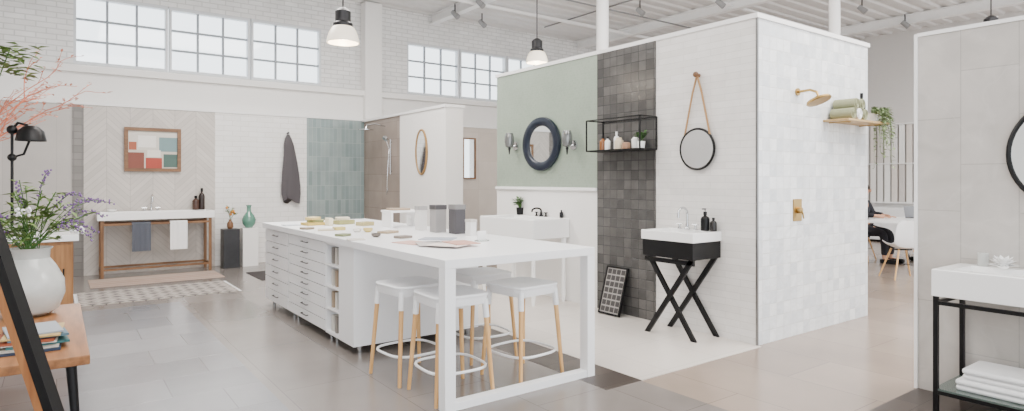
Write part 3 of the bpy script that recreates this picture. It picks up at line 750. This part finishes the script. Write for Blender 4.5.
t = thing('rug', 'grey and cream geometric patterned rug on the floor before the walnut vanity', 'rug', (1.05, 8.9, .003))
obj('pile', B(.2, 1.85, 8.3, 9.3, .003, .010, .002), m, t)
fr = MB()
for k in range(62):
    yy = 8.32+k*.0155
    fr.box(.165, .2, yy, yy+.006, .0035, .006).box(1.85, 1.885, yy, yy+.006, .0035, .006)
obj('fringe', fr, WTOWEL, t)
m2 = tile('stripe_mat', (176, 146, 130), (196, 176, 162), (130, 116, 108), 5, .07, 'xy', 0, .012, .95, .1, .1)
tag(obj('rug', B(.35, 1.95, 9.6, 10.4, .003, .012, .002), m2), 'narrow pinkish striped mat directly at the foot of the walnut vanity', 'rug')
tag(obj('rug', B(2.3, 3.25, 9.0, 9.9, .003, .010, .002), mat('charcoal_rug', (60, 56, 56), .9, var=.2, ns=60)), 'dark charcoal mat on the floor below the grey bath towel', 'rug')

# shower set on partition
X = 4.64
t = thing('wall_shower', 'chrome shower head and hand shower on the brown stone partition', 'shower', (X, 10.07, 1.2))
obj('arm', MB().tube([(X, 10.07, 2.34), (X-.2, 10.07, 2.37), (X-.34, 10.07, 2.34), (X-.36, 10.07, 2.28)], .012, 8), CHROME, t)
obj('head', MB().lathe([(.02, .03), (.13, .01), (.13, 0), (.01, -.004)], (X-.36, 10.07, 2.255), 24), CHROME, t)
obj('riser', MB().cyl((X-.03, 9.8, 1.5), (X-.03, 9.8, 2.1), .010).cyl((X, 9.8, 1.55), (X-.03, 9.8, 1.55), .01).cyl((X, 9.8, 2.05), (X-.03, 9.8, 2.05), .01), CHROME, t)
obj('hand_shower', MB().tube([(X-.05, 9.8, 1.95), (X-.12, 9.78, 2.1)], [.012, .016], 8).cyl((X-.11, 9.78, 2.12), (X-.14, 9.78, 2.09), .05, .055, 18), CHROME, t)
obj('hose', MB().tube([(X-.05, 9.8, 1.95), (X-.10, 9.75, 1.6), (X-.09, 9.8, 1.25), (X-.05, 9.9, 1.15), (X-.005, 9.95, 1.25)], .007, 8), CHROME, t)
c = onX(421, 152, 4.60)
t = thing('wall_mirror', 'narrow oval wooden framed mirror on the white end of the shower partition', 'mirror', c)
ov = MB(); ov.rings([[(xx, c.y+.17*math.cos(2*PI*j/40), c.z+.33*math.sin(2*PI*j/40)) for j in range(40)] for xx in (4.603, 4.615)])
obj('mirror_glass', ov, MIRROR, t)
obj('frame', MB().torus((4.606, c.y, c.z), 1, .018, 'x', 40, 8, sc=(.178, .345)), mat('gold_wood', (150, 118, 74), .4), t)
c = onY(469, 158, 10.98)
t = thing('wall_mirror', 'narrow wooden framed rectangular mirror on the beige wall behind the partition', 'mirror', (c.x, 10.98, 1.42))
x0, x1, z0, z1 = c.x-.16, c.x+.16, 1.42, 2.28
obj('frame', MB().box(x0, x0+.03, 10.955, 10.999, z0, z1).box(x1-.03, x1, 10.955, 10.999, z0, z1).box(x0+.03, x1-.03, 10.955, 10.999, z0, z0+.03).box(x0+.03, x1-.03, 10.955, 10.999, z1-.03, z1), WALN, t)
obj('mirror_glass', B(x0+.03, x1-.03, 10.975, 10.985, z0+.03, z1-.03), MIRROR, t)

# ============================================================ LEFT FOREGROUND
t = thing('bench', 'wooden plank bench with black metal legs carrying the glass vase', 'bench', (-.3, 4.7, 0))
obj('top', B(-.62, .14, 3.86, 5.54, .45, .50, .008), OAKX, t)
for xx, s_ in ((.06, 1), (-.54, -1)):
    for yy, s2 in ((4.02, -1), (5.38, 1)):
        obj('leg', MB().cyl((xx, yy, .45), (xx+s_*.03, yy+s2*.03, .003), .026, .018, 12), BLACK, t)
obj('crossbar', MB().box(-.54, .06, 4.01, 4.04, .425, .449), BLACK, t); obj('crossbar', MB().box(-.54, .06, 5.37, 5.40, .425, .449), BLACK, t)
# vase with flowers
vl = Vector((-.14, 5.22, .5005))
t = thing('vase', 'large textured pale glass vase on the wooden bench with purple flowers and foliage', 'vase', vl)
obj('glass', MB().lathe([(.10, 0), (.155, .04), (.19, .14), (.186, .23), (.14, .33), (.105, .38), (.108, .43), (.125, .45), (.115, .45), (.098, .42), (.095, .38), (.13, .32), (.176, .23), (.18, .14), (.145, .05), (.001, .02)], vl, 36), FROST, t)
rng = random.Random(12); fm, sm = MB(), MB()
top = vl+Vector((0, 0, .42))
def flower(name, pts_, r, m):
    bl = MB()
    for q_ in pts_: bl.sph(q_, r, seg=6)
    obj(name, bl, m, t)
for i in range(36):
    a_ = rng.uniform(0, 2*PI); e = rng.uniform(.15, 1)
    tip = top+Vector((math.cos(a_)*.36*e, math.sin(a_)*.34*e, .04+.46*rng.random()*(1.2-e*.6)))
    mid = top.lerp(tip, .5)+Vector((0, 0, .06))
    sm.tube([vl+Vector((rng.uniform(-.04, .04), rng.uniform(-.04, .04), .05)), top+Vector((rng.uniform(-.05, .05), rng.uniform(-.05, .05), 0)), mid, tip], .003, 5)
    for j in range(9):
        q_ = mid.lerp(tip, rng.random()); b = rng.uniform(0, 2*PI)
        fm.leaf(q_, (math.cos(b), math.sin(b), rng.uniform(-.3, .8)), rng.uniform(.06, .11), .024)
    if i % 6 == 0:
        dirn = (tip-mid).normalized()
        flower('purple_flower', [tip+dirn*(j*.013-.03)+Vector((rng.uniform(-.014, .014), rng.uniform(-.014, .014), 0)) for j in range(14)], .008, PURP)
    elif i % 6 == 2:
        flower('white_flower', [tip+Vector((rng.uniform(-.035, .035), rng.uniform(-.035, .035), rng.uniform(-.02, .03))) for j in range(12)], .011, WTOWEL)
for (dx, dy, dz) in [(.36, -.12, .0), (.42, .05, .1), (.34, -.25, -.04), (-.25, -.2, .1), (.28, -.1, .26), (.4, .12, .2), (.1, -.1, .42), (.46, -.02, .2)]:
    pf = lambda k: top+Vector((dx*k, dy*k, dz*k+.2*math.sin(PI*k*.8)))
    sm.tube([pf(k) for k in (0, .25, .5, .75, 1)], .0025, 5)
    flower('purple_flower', [pf(.45+.55*j/27)+Vector((rng.uniform(-.014, .014), rng.uniform(-.014, .014), rng.uniform(-.012, .012))) for j in range(28)], .007, PURP)
    for j in range(8):
        b = rng.uniform(0, 2*PI); fm.leaf(pf(rng.uniform(.2, .7)), (math.cos(b), math.sin(b), .4), .08, .018)
obj('foliage', fm, LEAF2, t); obj('stem', sm, LEAF, t)
# magazines
bc = [((40, 56, 78), 'navy', .29, .40, .014), ((186, 180, 170), 'stone grey', .28, .38, .010), ((48, 98, 100), 'teal', .27, .37, .012), ((226, 222, 214), 'white', .27, .36, .008), ((150, 78, 52), 'rust', .26, .35, .012), ((80, 112, 128), 'slate blue', .26, .34, .010), ((186, 158, 100), 'straw yellow', .25, .33, .008), ((150, 156, 164), 'steel blue', .24, .31, .008)]
zz = .5005
ordinal = ['bottommost', 'second from the wood', 'third from the wood', 'fourth from the wood', 'fourth from the top', 'third from the top', 'second from the top', 'topmost']
for k, (c_, nm, w, d, h) in enumerate(bc):
    cx, cy = -.11+random.uniform(-.02, .02), 4.28+random.uniform(-.02, .02)
    M = Matrix.Translation((cx, cy, zz)) @ Matrix.Rotation(R(random.uniform(-10, 10)), 4, 'Z')
    t = thing('magazine', '%s magazine in the stack on the bench, %s' % (nm, ordinal[k]), 'magazine', (cx, cy, zz), 'magazines stacked on the bench')
    obj('cover', MB().box(-w/2, w/2, -d/2, d/2, 0, .0018, M=M).box(-w/2, w/2, -d/2, d/2, h-.0018, h, M=M).box(-w/2, w/2, -d/2, -d/2+.002, 0, h, M=M), mat('cover', c_, .4), t)
    obj('pages', B(-w/2+.004, w/2-.004, -d/2+.002, d/2-.003, .0018, h-.0018, M=M), mat('paper', (222, 216, 206), .8), t)
    zz += h+.0005
# open folding easel
t = thing('display_easel', 'black folding easel frame with brown wooden inner strips before the bench', 'easel', (0, 0, 0))
BW = wood('board_wood', (140, 86, 46), (176, 120, 72), 2, 5)
zt = 1.255
for s_, th in ((1, -.325), (-1, .16)):
    M = Matrix.Translation((0, 0, zt)) @ Matrix.Rotation(th, 4, 'X')
    LL = (zt-.012)/math.cos(th)
    yy0, yy1 = (-.034, 0) if s_ > 0 else (.001, .03)
    f = MB().box(-.05, 0, yy0, yy1, -LL, 0, M=M).box(-.6, -.55, yy0, yy1, -LL, 0, M=M).box(-.55, -.05, yy0, yy1, -.05, 0, M=M).box(-.55, -.05, yy0, yy1, -LL+.12, -LL+.16, M=M)
    fr_ = obj('frame', f, BLACK, t)
    if s_ > 0:
        obj('inner_strip', B(-.05, 0, yy1+.0005, yy1+.03, -LL+.04, -.02, M=M), BW, fr_)
t.location = (-.20, 3.0, 0.006); t.rotation_euler = (0, 0, R(53.7))
# wood vanity behind
t = thing('wood_vanity', 'wooden vanity cabinet with thick white top behind the bench', 'vanity', (-.6, 7.2, 0))
obj('body', B(-1.5, .12, 6.75, 7.35, .06, .86, .003), CABW, t)
obj('plinth', B(-1.46, .08, 6.8, 7.33, .003, .06), BLACK, t)
obj('countertop', B(-1.54, .16, 6.71, 7.38, .86, .915, .004), CER, t)
for k in range(3):
    d = obj('door', B(-1.48+k*.535, -.96+k*.535, 6.735, 6.749, .1, .83, .002), CABW, t)
    obj('handle', MB().cyl((-1.02+k*.535, 6.725, .5), (-1.02+k*.535, 6.725, .62), .006, seg=8), BLACK, d)
# lamp on the vanity
p = Vector((-.31, 6.88, .9155))
t = thing('table_lamp', 'black jointed lamp with dome shade standing on the wooden vanity', 'lamp', p)
obj('base', MB().lathe([(.07, 0), (.07, .015), (.03, .025), (.012, .03)], p, 28), BLACK, t)
obj('pole', MB().cyl(p+Vector((0, 0, .02)), p+Vector((0, 0, .92)), .011, seg=12), BLACK, t)
obj('joint', MB().sph(p+Vector((0, 0, .92)), .04, seg=14), BLACK, t); obj('joint', MB().sph(p+Vector((0, 0, .68)), .034, seg=12), BLACK, t)
obj('arm', MB().tube([p+Vector((0, 0, .92)), p+Vector((.04, -.02, .98)), p+Vector((.11, -.03, .96))], .012, 8), BLACK, t)
obj('strut', MB().tube([p+Vector((0, 0, .68)), p+Vector((.08, 0, .71)), p+Vector((.12, -.02, .83))], .01, 8), BLACK, t)
obj('shade', MB().lathe([(.02, .10), (.055, .09), (.095, .05), (.11, -.02), (.113, -.035), (.105, -.025), (.085, .035), (.01, .08)], p+Vector((.13, -.03, .86)), 28), BLACK, t)
# branches
p = Vector((-.62, 7.16, .9155))
t = thing('branch_vase', 'tall dark vase of coral coloured branches and green leaves', 'vase', p)
obj('vase', MB().lathe([(.06, 0), (.08, .1), (.07, .4), (.045, .6), (.05, .66), (.035, .66), (.03, .6), (.001, .5)], p, 24), mat('dark_vase', (44, 42, 42), .3), t)
rng = random.Random(33); lf = MB(); cl = MB()
def branch(br_, q_, d, ln, r, dep):
    pts = [q_]; dd = d.copy()
    for i in range(4):
        dd = (dd+Vector((rng.uniform(-.35, .35), rng.uniform(-.3, .3), rng.uniform(-.2, .2)))).normalized()
        pts.append(pts[-1]+dd*ln/4)
    br_.tube(pts, [r, r*.9, r*.8, r*.7, r*.55], 5)
    if dep < 2:
        for k in (2, 3, 4):
            b = rng.uniform(0, 2*PI); cl.leaf(pts[k], (math.cos(b), math.sin(b), rng.uniform(-.3, .8)), rng.uniform(.03, .06), .022)
    if dep > 0:
        for k in (1, 2, 3, 4):
            branch(br_, pts[k], (dd+Vector((rng.uniform(-.6, .8), rng.uniform(-.6, .6), rng.uniform(-.5, .5)))).normalized(), ln*.48, r*.65, dep-1)
for (dx, dy, dz, l_) in [(.75, -.1, 1, .7), (.5, 0, 1.1, .75), (.9, .1, .95, .6), (.3, -.2, 1, .7), (.75, -.2, 1.3, .8), (.55, .1, 1.4, .8)]:
    bb = MB()
    branch(bb, p+Vector((dx*.03, dy*.03, .64)), Vector((dx, dy, dz)).normalized(), l_, .007, 2)
    obj('branch', bb, CORAL, t)
obj('coral_foliage', cl, CORAL2, t)
for i in range(80):
    e = rng.random()
    q_ = p+Vector((.18+.2*e+rng.uniform(-.1, .12), rng.uniform(-.15, .1), 1.55+rng.uniform(-.14, .16))); b = rng.uniform(0, 2*PI)
    lf.leaf(q_, (math.cos(b), math.sin(b), rng.uniform(-.3, .6)), .12, .055)
obj('foliage', lf, LEAF2, t)
obj('stem', MB().tube([p+Vector((0, 0, .6)), p+Vector((.12, 0, 1.1)), p+Vector((.28, 0, 1.65))], .006, 6), LEAF, t)

# ============================================================ PENDANTS AND CEILING LIGHTS
GLOW = mat('opal_glass', (236, 226, 208), .25, emis=.7, var=.02)
def pendant(u, vb, s, w, label):
    p = at(u, vb, s); x, y, z = p
    t = thing('pendant_lamp', label, 'lamp', (x, y, z), 'pendant lamps with ribbed glass shades')
    obj('shade', MB().lathe([(w*.28, w*.52), (w*.36, w*.45), (w*.44, w*.28), (w*.5, w*.06), (w*.5, 0), (w*.47, 0), (w*.41, w*.28), (w*.33, w*.44), (w*.25, w*.5)], p, 32, cap=False), GLOW, t)
    obj('cap', MB().lathe([(w*.3, w*.5), (w*.3, w*.6), (w*.24, w*.66), (w*.24, w*.98), (w*.16, w*1.06), (w*.05, w*1.12)], p, 24), DARK, t)
    obj('bulb', MB().sph((x, y, z+w*.25), w*.14, seg=12), mat('bulb', (255, 226, 180), .4, emis=4), t)
    obj('cable', MB().cyl((x, y, z+w*1.1), (x, y, 4.74), .008, seg=8), BLACK, t)
    obj('ceiling_rose', MB().cyl((x, y, 4.73), (x, y, 4.765), .06, seg=16), DARK, t)
    return p
pp = [pendant(343, 43, 6.6, .34, 'glass pendant lamp hanging over the far end of the island'),
      pendant(537, 63, 9.2, .33, 'glass pendant lamp hanging left behind the green wall'),
      pendant(991, 44, 8.0, .33, 'pendant lamp with dark cap just above the grey marble wall')]
for u, v, lb in [(482, 24, 'grey spot lamp on the ceiling above the second window group'), (480, 4, 'grey spot lamp at the picture top left of the round column'),
                 (455, 15, 'grey spot lamp nearest the brick wall beside the pilaster'), (720, 4, 'grey spot lamp above the middle of the centre box'),
                 (862, 10, 'grey spot lamp above the right edge of the centre box'), (640, 12, 'grey spot lamp right of the round column'), (905, 25, 'grey spot lamp between the centre box and marble wall')]:
    p = onZ(u, v, 4.55)
    t = thing('spot_lamp', lb, 'spot lamp', p, 'grey ceiling spots')
    obj('stem', MB().cyl((p.x, p.y, 4.6), (p.x, p.y, 4.765), .012, seg=8), DARK, t)
    obj('head', MB().cyl((p.x+.03, p.y-.06, 4.5), (p.x-.02, p.y+.05, 4.62), .055, .045, 16), mat('spot_grey', (150, 150, 150), .5), t)

# ============================================================ BACK RIGHT AREA
t = thing('meeting_table', 'white meeting table with slim legs beyond the centre box', 'table', (11.3, 4.3, 0))
obj('tabletop', B(10.4, 12.2, 3.85, 4.75, .72, .75, .004), LACQ, t)
for xx in (10.5, 12.1):
    for yy in (3.93, 4.67): obj('leg', MB().cyl((xx, yy, 0), (xx, yy, .72), .022, seg=12), CHROME, t)
def shell_chair(label, loc, rz):
    t = thing('shell_chair', label, 'chair', (0, 0, 0), 'white shell chairs at the meeting table')
    mb = MB(); bm = mb.bm
    prof = [(-.22, .44, .17), (-.17, .455, .2), (-.05, .43, .21), (.08, .425, .21), (.16, .45, .21), (.205, .53, .21), (.23, .65, .2), (.25, .76, .18), (.262, .83, .12)]
    rows = []
    for (yy, z_, hw) in prof:
        row = []
        for j in range(9):
            a = (j-4)/4
            back = max(0, (z_-.45)/.4)
            row.append(bm.verts.new((a*hw, yy-abs(a)**2*.08*back, z_+abs(a)**3*.07*(1-back))))
        rows.append(row)
    for i in range(len(rows)-1):
        for j in range(8): bm.faces.new((rows[i][j], rows[i][j+1], rows[i+1][j+1], rows[i+1][j]))
    bmesh.ops.recalc_face_normals(bm, faces=bm.faces)
    bmesh.ops.solidify(bm, geom=bm.faces[:], thickness=.008)
    obj('seat_shell', mb, LACQ, t)
    for sx in (-1, 1):
        for sy in (-1, 1): obj('leg', MB().cyl((sx*.1, sy*.1-.02, .415), (sx*.22, sy*.21-.01, 0), .014, .01, 10), OAK, t)
    obj('brace', MB().tube([(-.16, -.17, .2), (.16, .15, .2)], .004, 6).tube([(.16, -.17, .2), (-.16, .15, .2)], .004, 6).tube([(-.12, 0, .41), (.12, 0, .41)], .012, 6), BLACK, t)
    t.location = loc; t.rotation_euler.z = rz
    return t
ch = shell_chair('white shell chair with wooden legs nearest the centre box, back turned', (9.72, 3.82, 0), R(140))
dup(ch, (10.5, 3.35, 0), R(180), 'white shell chair mostly hidden behind the marble wall')
dup(ch, (11.32, 5.16, 0), R(8), 'white shell chair under the seated person in dark clothes')
dup(ch, (12.7, 4.42, 0), R(-90), 'white shell chair under the seated person in blue grey shirt')
# sample rack on the far wall
t = thing('display_rack', 'pale rail rack for tall tile boards on the far wall', 'rack', (15.4, 5.7, .9))
obj('rail', MB().box(15.38, 15.5, 4.3, 7.1, 1.76, 1.79).box(15.38, 15.5, 4.3, 7.1, .87, .9).box(15.38, 15.5, 4.3, 7.1, 2.66, 2.69), WHITE, t)
obj('back_panel', B(15.46, 15.499, 4.3, 7.1, .9, 2.66), mat('rack_back', (186, 181, 176), .7), t)
rc = [(240, 238, 234), (226, 219, 212), (234, 232, 230), (208, 203, 199), (244, 244, 242)]
rn = ['white', 'sand', 'pale grey', 'mid grey', 'bright white']
rm = [mat('rackboard_%d' % i, c_, .4) for i, c_ in enumerate(rc)]
for r_, (z0, z1) in enumerate(((.9005, 1.755), (1.7905, 2.655))):
    for k in range(18):
        yy = 4.34+k*.153; i = (k*3+r_) % 5
        o = obj('tile_board', B(15.40, 15.43, yy, yy+.115, z0, z1, .003), rm[i])
        tag(o, 'tall %s tile board in the %s row of the far wall rack' % (rn[i], 'lower' if r_ == 0 else 'upper'), 'tile board', 'tile boards in the far rack')
t = thing('storage_cabinet', 'low white storage cabinet against the far wall beyond the table', 'cabinet', (15.2, 5.6, 0))
obj('body', B(15.0, 15.49, 4.4, 7.0, .05, .78, .004), LACQ, t)
for k in range(4): obj('door', B(14.98, 14.999, 4.42+k*.645, 5.04+k*.645, .08, .75, .003), LACQ, t)
obj('plinth', B(15.03, 15.49, 4.45, 6.95, 0, .05), BLACK, t)
t = thing('laptop', 'open dark laptop on the meeting table', 'laptop', (11.9, 4.4, .7505))
obj('keyboard_base', B(11.74, 12.0, 4.25, 4.58, .7505, .765, .003), DARK, t)
M = Matrix.Translation((11.74, 4.415, .765)) @ Matrix.Rotation(R(-20), 4, 'Y')
obj('screen', B(-.005, .005, -.165, .165, 0, .2, M=M), mat('laptop_grey', (150, 154, 160), .4), t)

# people
SKIN = mat('skin', (196, 150, 124), .6, var=.06); HAIR = mat('hair_dark', (40, 30, 26), .7, var=.2); EYE = mat('eye_dark', (30, 24, 22), .3)
def skin_mesh(vs, es, rad, sub=2):
    me = bpy.data.meshes.new('tmp'); me.from_pydata([tuple(v) for v in vs], es, []); o = bpy.data.objects.new('tmp', me); C.objects.link(o)
    md = o.modifiers.new('s', 'SKIN'); md.use_smooth_shade = True
    for i, r_ in enumerate(rad):
        rr = r_ if isinstance(r_, tuple) else (r_, r_)
        me.skin_vertices[0].data[i].radius = rr
    me.skin_vertices[0].data[0].use_root = True
    sb = o.modifiers.new('u', 'SUBSURF'); sb.levels = sub; sb.render_levels = sub
    bpy.context.view_layer.update()
    dg = bpy.context.evaluated_depsgraph_get()
    nm = bpy.data.meshes.new_from_object(o.evaluated_get(dg))
    bpy.data.objects.remove(o); bpy.data.meshes.remove(me)
    return nm
def person(label, shirt, pants, loc, rz, hair_long):
    t = thing('person', label, 'person', (0, 0, 0))
    P = {'pel': (0, .06, .56), 'wai': (0, .07, .72), 'che': (0, .05, .92), 'nb': (0, .03, 1.05), 'nt': (0, .01, 1.13), 'hd': (0, -.005, 1.22), 'ht': (0, .0, 1.29)}
    names = list(P); vs = [P[k] for k in names]; rad = [(.15, .12), (.13, .1), (.16, .11), (.08, .07), (.052, .052), (.078, .09), (.06, .07)]
    es = [(0, 1), (1, 2), (2, 3), (3, 4), (4, 5), (5, 6)]
    for s_ in (-1, 1):
        b = len(vs)
        vs += [(s_*.18, .04, 1.0), (s_*.23, -.04, .80), (s_*.14, -.26, .79), (s_*.12, -.33, .785), (s_*.11, -.38, .78)]
        rad += [.055, .043, .03, (.035, .02), (.034, .014)]
        es += [(2, b), (b, b+1), (b+1, b+2), (b+2, b+3), (b+3, b+4)]
        b = len(vs)
        vs += [(s_*.1, -.1, .52), (s_*.12, -.36, .50), (s_*.12, -.38, .27), (s_*.12, -.37, .07), (s_*.125, -.5, .035)]
        rad += [.085, .062, .05, .035, (.035, .028)]
        es += [(0, b), (b, b+1), (b+1, b+2), (b+2, b+3), (b+3, b+4)]
    me = skin_mesh(vs, es, rad)
    bm = bmesh.new(); bm.from_mesh(me); mb = MB(); mb.bm.free(); mb.bm = bm
    mb.sph((0, -.098, 1.215), .015, (1, 1.3, 1.5), 8)
    for s_ in (-1, 1):
        mb.sph((s_*.08, 0, 1.215), .02, (.5, 1, 1.5), 8)
        for k, (fx, ln) in enumerate([(-.026, .06), (-.009, .072), (.009, .07), (.026, .055)]):
            x = s_*.11+fx
            mb.tube([(x, -.39, .778), (x, -.39-ln*.6, .777), (x, -.39-ln, .768)], [.009, .008, .007], 6)
        mb.tube([(s_*.09, -.35, .78), (s_*.062, -.385, .775), (s_*.06, -.41, .77)], [.011, .009, .008], 6)
    obj('body', mb, SKIN, t)
    obj('eye', MB().sph((-.032, -.088, 1.235), .009, seg=8), EYE, t); obj('eye', MB().sph((.032, -.088, 1.235), .009, seg=8), EYE, t)
    vs = [(0, .06, .58), (0, .07, .72), (0, .05, .92), (0, .035, 1.04)]; rad = [(.165, .135), (.145, .115), (.175, .125), (.09, .08)]
    es = [(0, 1), (1, 2), (2, 3)]
    for s_ in (-1, 1):
        b = len(vs); vs += [(s_*.18, .04, 1.0), (s_*.23, -.04, .805), (s_*.15, -.24, .80)]; rad += [.068, .055, .042]
        es += [(2, b), (b, b+1), (b+1, b+2)]
    me = skin_mesh(vs, es, rad); mb = MB(); mb.bm.free(); mb.bm = bmesh.new(); mb.bm.from_mesh(me)
    obj('shirt', mb, shirt, t)
    vs = [(0, .06, .57)]; rad = [(.165, .13)]; es = []
    for s_ in (-1, 1):
        b = len(vs); vs += [(s_*.1, -.1, .525), (s_*.12, -.36, .505), (s_*.12, -.38, .27), (s_*.12, -.37, .12)]; rad += [.095, .074, .06, .05]
        es += [(0, b), (b, b+1), (b+1, b+2), (b+2, b+3)]
    me = skin_mesh(vs, es, rad); mb = MB(); mb.bm.free(); mb.bm = bmesh.new(); mb.bm.from_mesh(me)
    obj('trousers', mb, pants, t)
    h = MB().sph((0, .025, 1.265), .095, (1, 1.08, .95), 18)
    if hair_long: h.sph((0, .075, 1.15), .075, (1.05, .6, 1.6), 14)
    obj('hair', h, HAIR, t)
    for s_ in (-1, 1): obj('shoe', MB().box(s_*.125-.045, s_*.125+.045, -.58, -.31, 0, .075, .025, 3), BLACK, t)
    t.location = loc; t.rotation_euler.z = rz
DCL = mat('dark_cloth', (34, 34, 40), .9, var=.15); BCL = mat('blue_grey_cloth', (120, 134, 156), .9, var=.12); JEAN = mat('jeans', (58, 68, 92), .9, var=.15)
person('seated person in dark clothes at the far side of the table, beside the box edge', DCL, DCL, (11.32, 5.06, 0), 0, True)
person('seated person in a blue grey shirt leaning on the right end of the table', BCL, JEAN, (12.5, 4.42, 0), R(-90), False)

# ============================================================ LIGHT, WORLD, CAMERA
w = bpy.data.worlds.new('World'); bpy.context.scene.world = w; w.use_nodes = True
bg = w.node_tree.nodes['Background']; bg.inputs[0].default_value = (.93, .965, 1, 1); bg.inputs[1].default_value = 3.8
def area(x, y, z, sx, sy, e, rot=(0, 0, 0), col=(1, .955, .91)):  # added area fills without fixtures, out of view, to brighten the room
    l = bpy.data.lights.new('fill_light', 'AREA'); l.shape = 'RECTANGLE'; l.size = sx; l.size_y = sy; l.energy = e; l.color = col
    o = bpy.data.objects.new('fill_light', l); C.objects.link(o); o.location = (x, y, z); o.rotation_euler = rot
area(1.0, 3.5, 4.4, 3, 2.5, 205)
area(5.5, .8, 4.4, 2.5, 2.5, 260)
area(2.2, 7.5, 4.4, 3, 1.6, 280)
area(8.5, 1.5, 4.4, 3, 2, 160)
area(5.77, 4.9, 2.7, 1.6, 3.2, 170, (PI, 0, 0))  # added upward fill hidden inside the centre box, lifts the dark ceiling
area(12.5, 3.0, 4.3, 2, 1.0, 170, (0, 0, 0))  # added fill that brightens the back right area
for p in pp:
    l = bpy.data.lights.new('bulb_light', 'POINT'); l.energy = 12; l.color = (1, .86, .68); l.shadow_soft_size = .05
    o = bpy.data.objects.new('bulb_light', l); C.objects.link(o); o.location = (p.x, p.y, p.z-.03)
sl = bpy.data.lights.new('sun', 'SUN'); sl.energy = 6; sl.angle = R(18); sl.color = (1, .97, .92)
so = bpy.data.objects.new('sun', sl); C.objects.link(so); so.rotation_euler = (R(-56), 0, R(-10)); so.location = (3, 20, 15)
cam = bpy.data.cameras.new('Camera'); co = bpy.data.objects.new('Camera', cam); C.objects.link(co)
co.location = (0, 0, 1.4); co.rotation_euler = (R(90), 0, -math.atan2(FX, FY))
cam.sensor_width = 36; cam.lens = 620/1024*36; cam.shift_y = -25.5/1024; cam.clip_start = .05
bpy.context.scene.camera = co
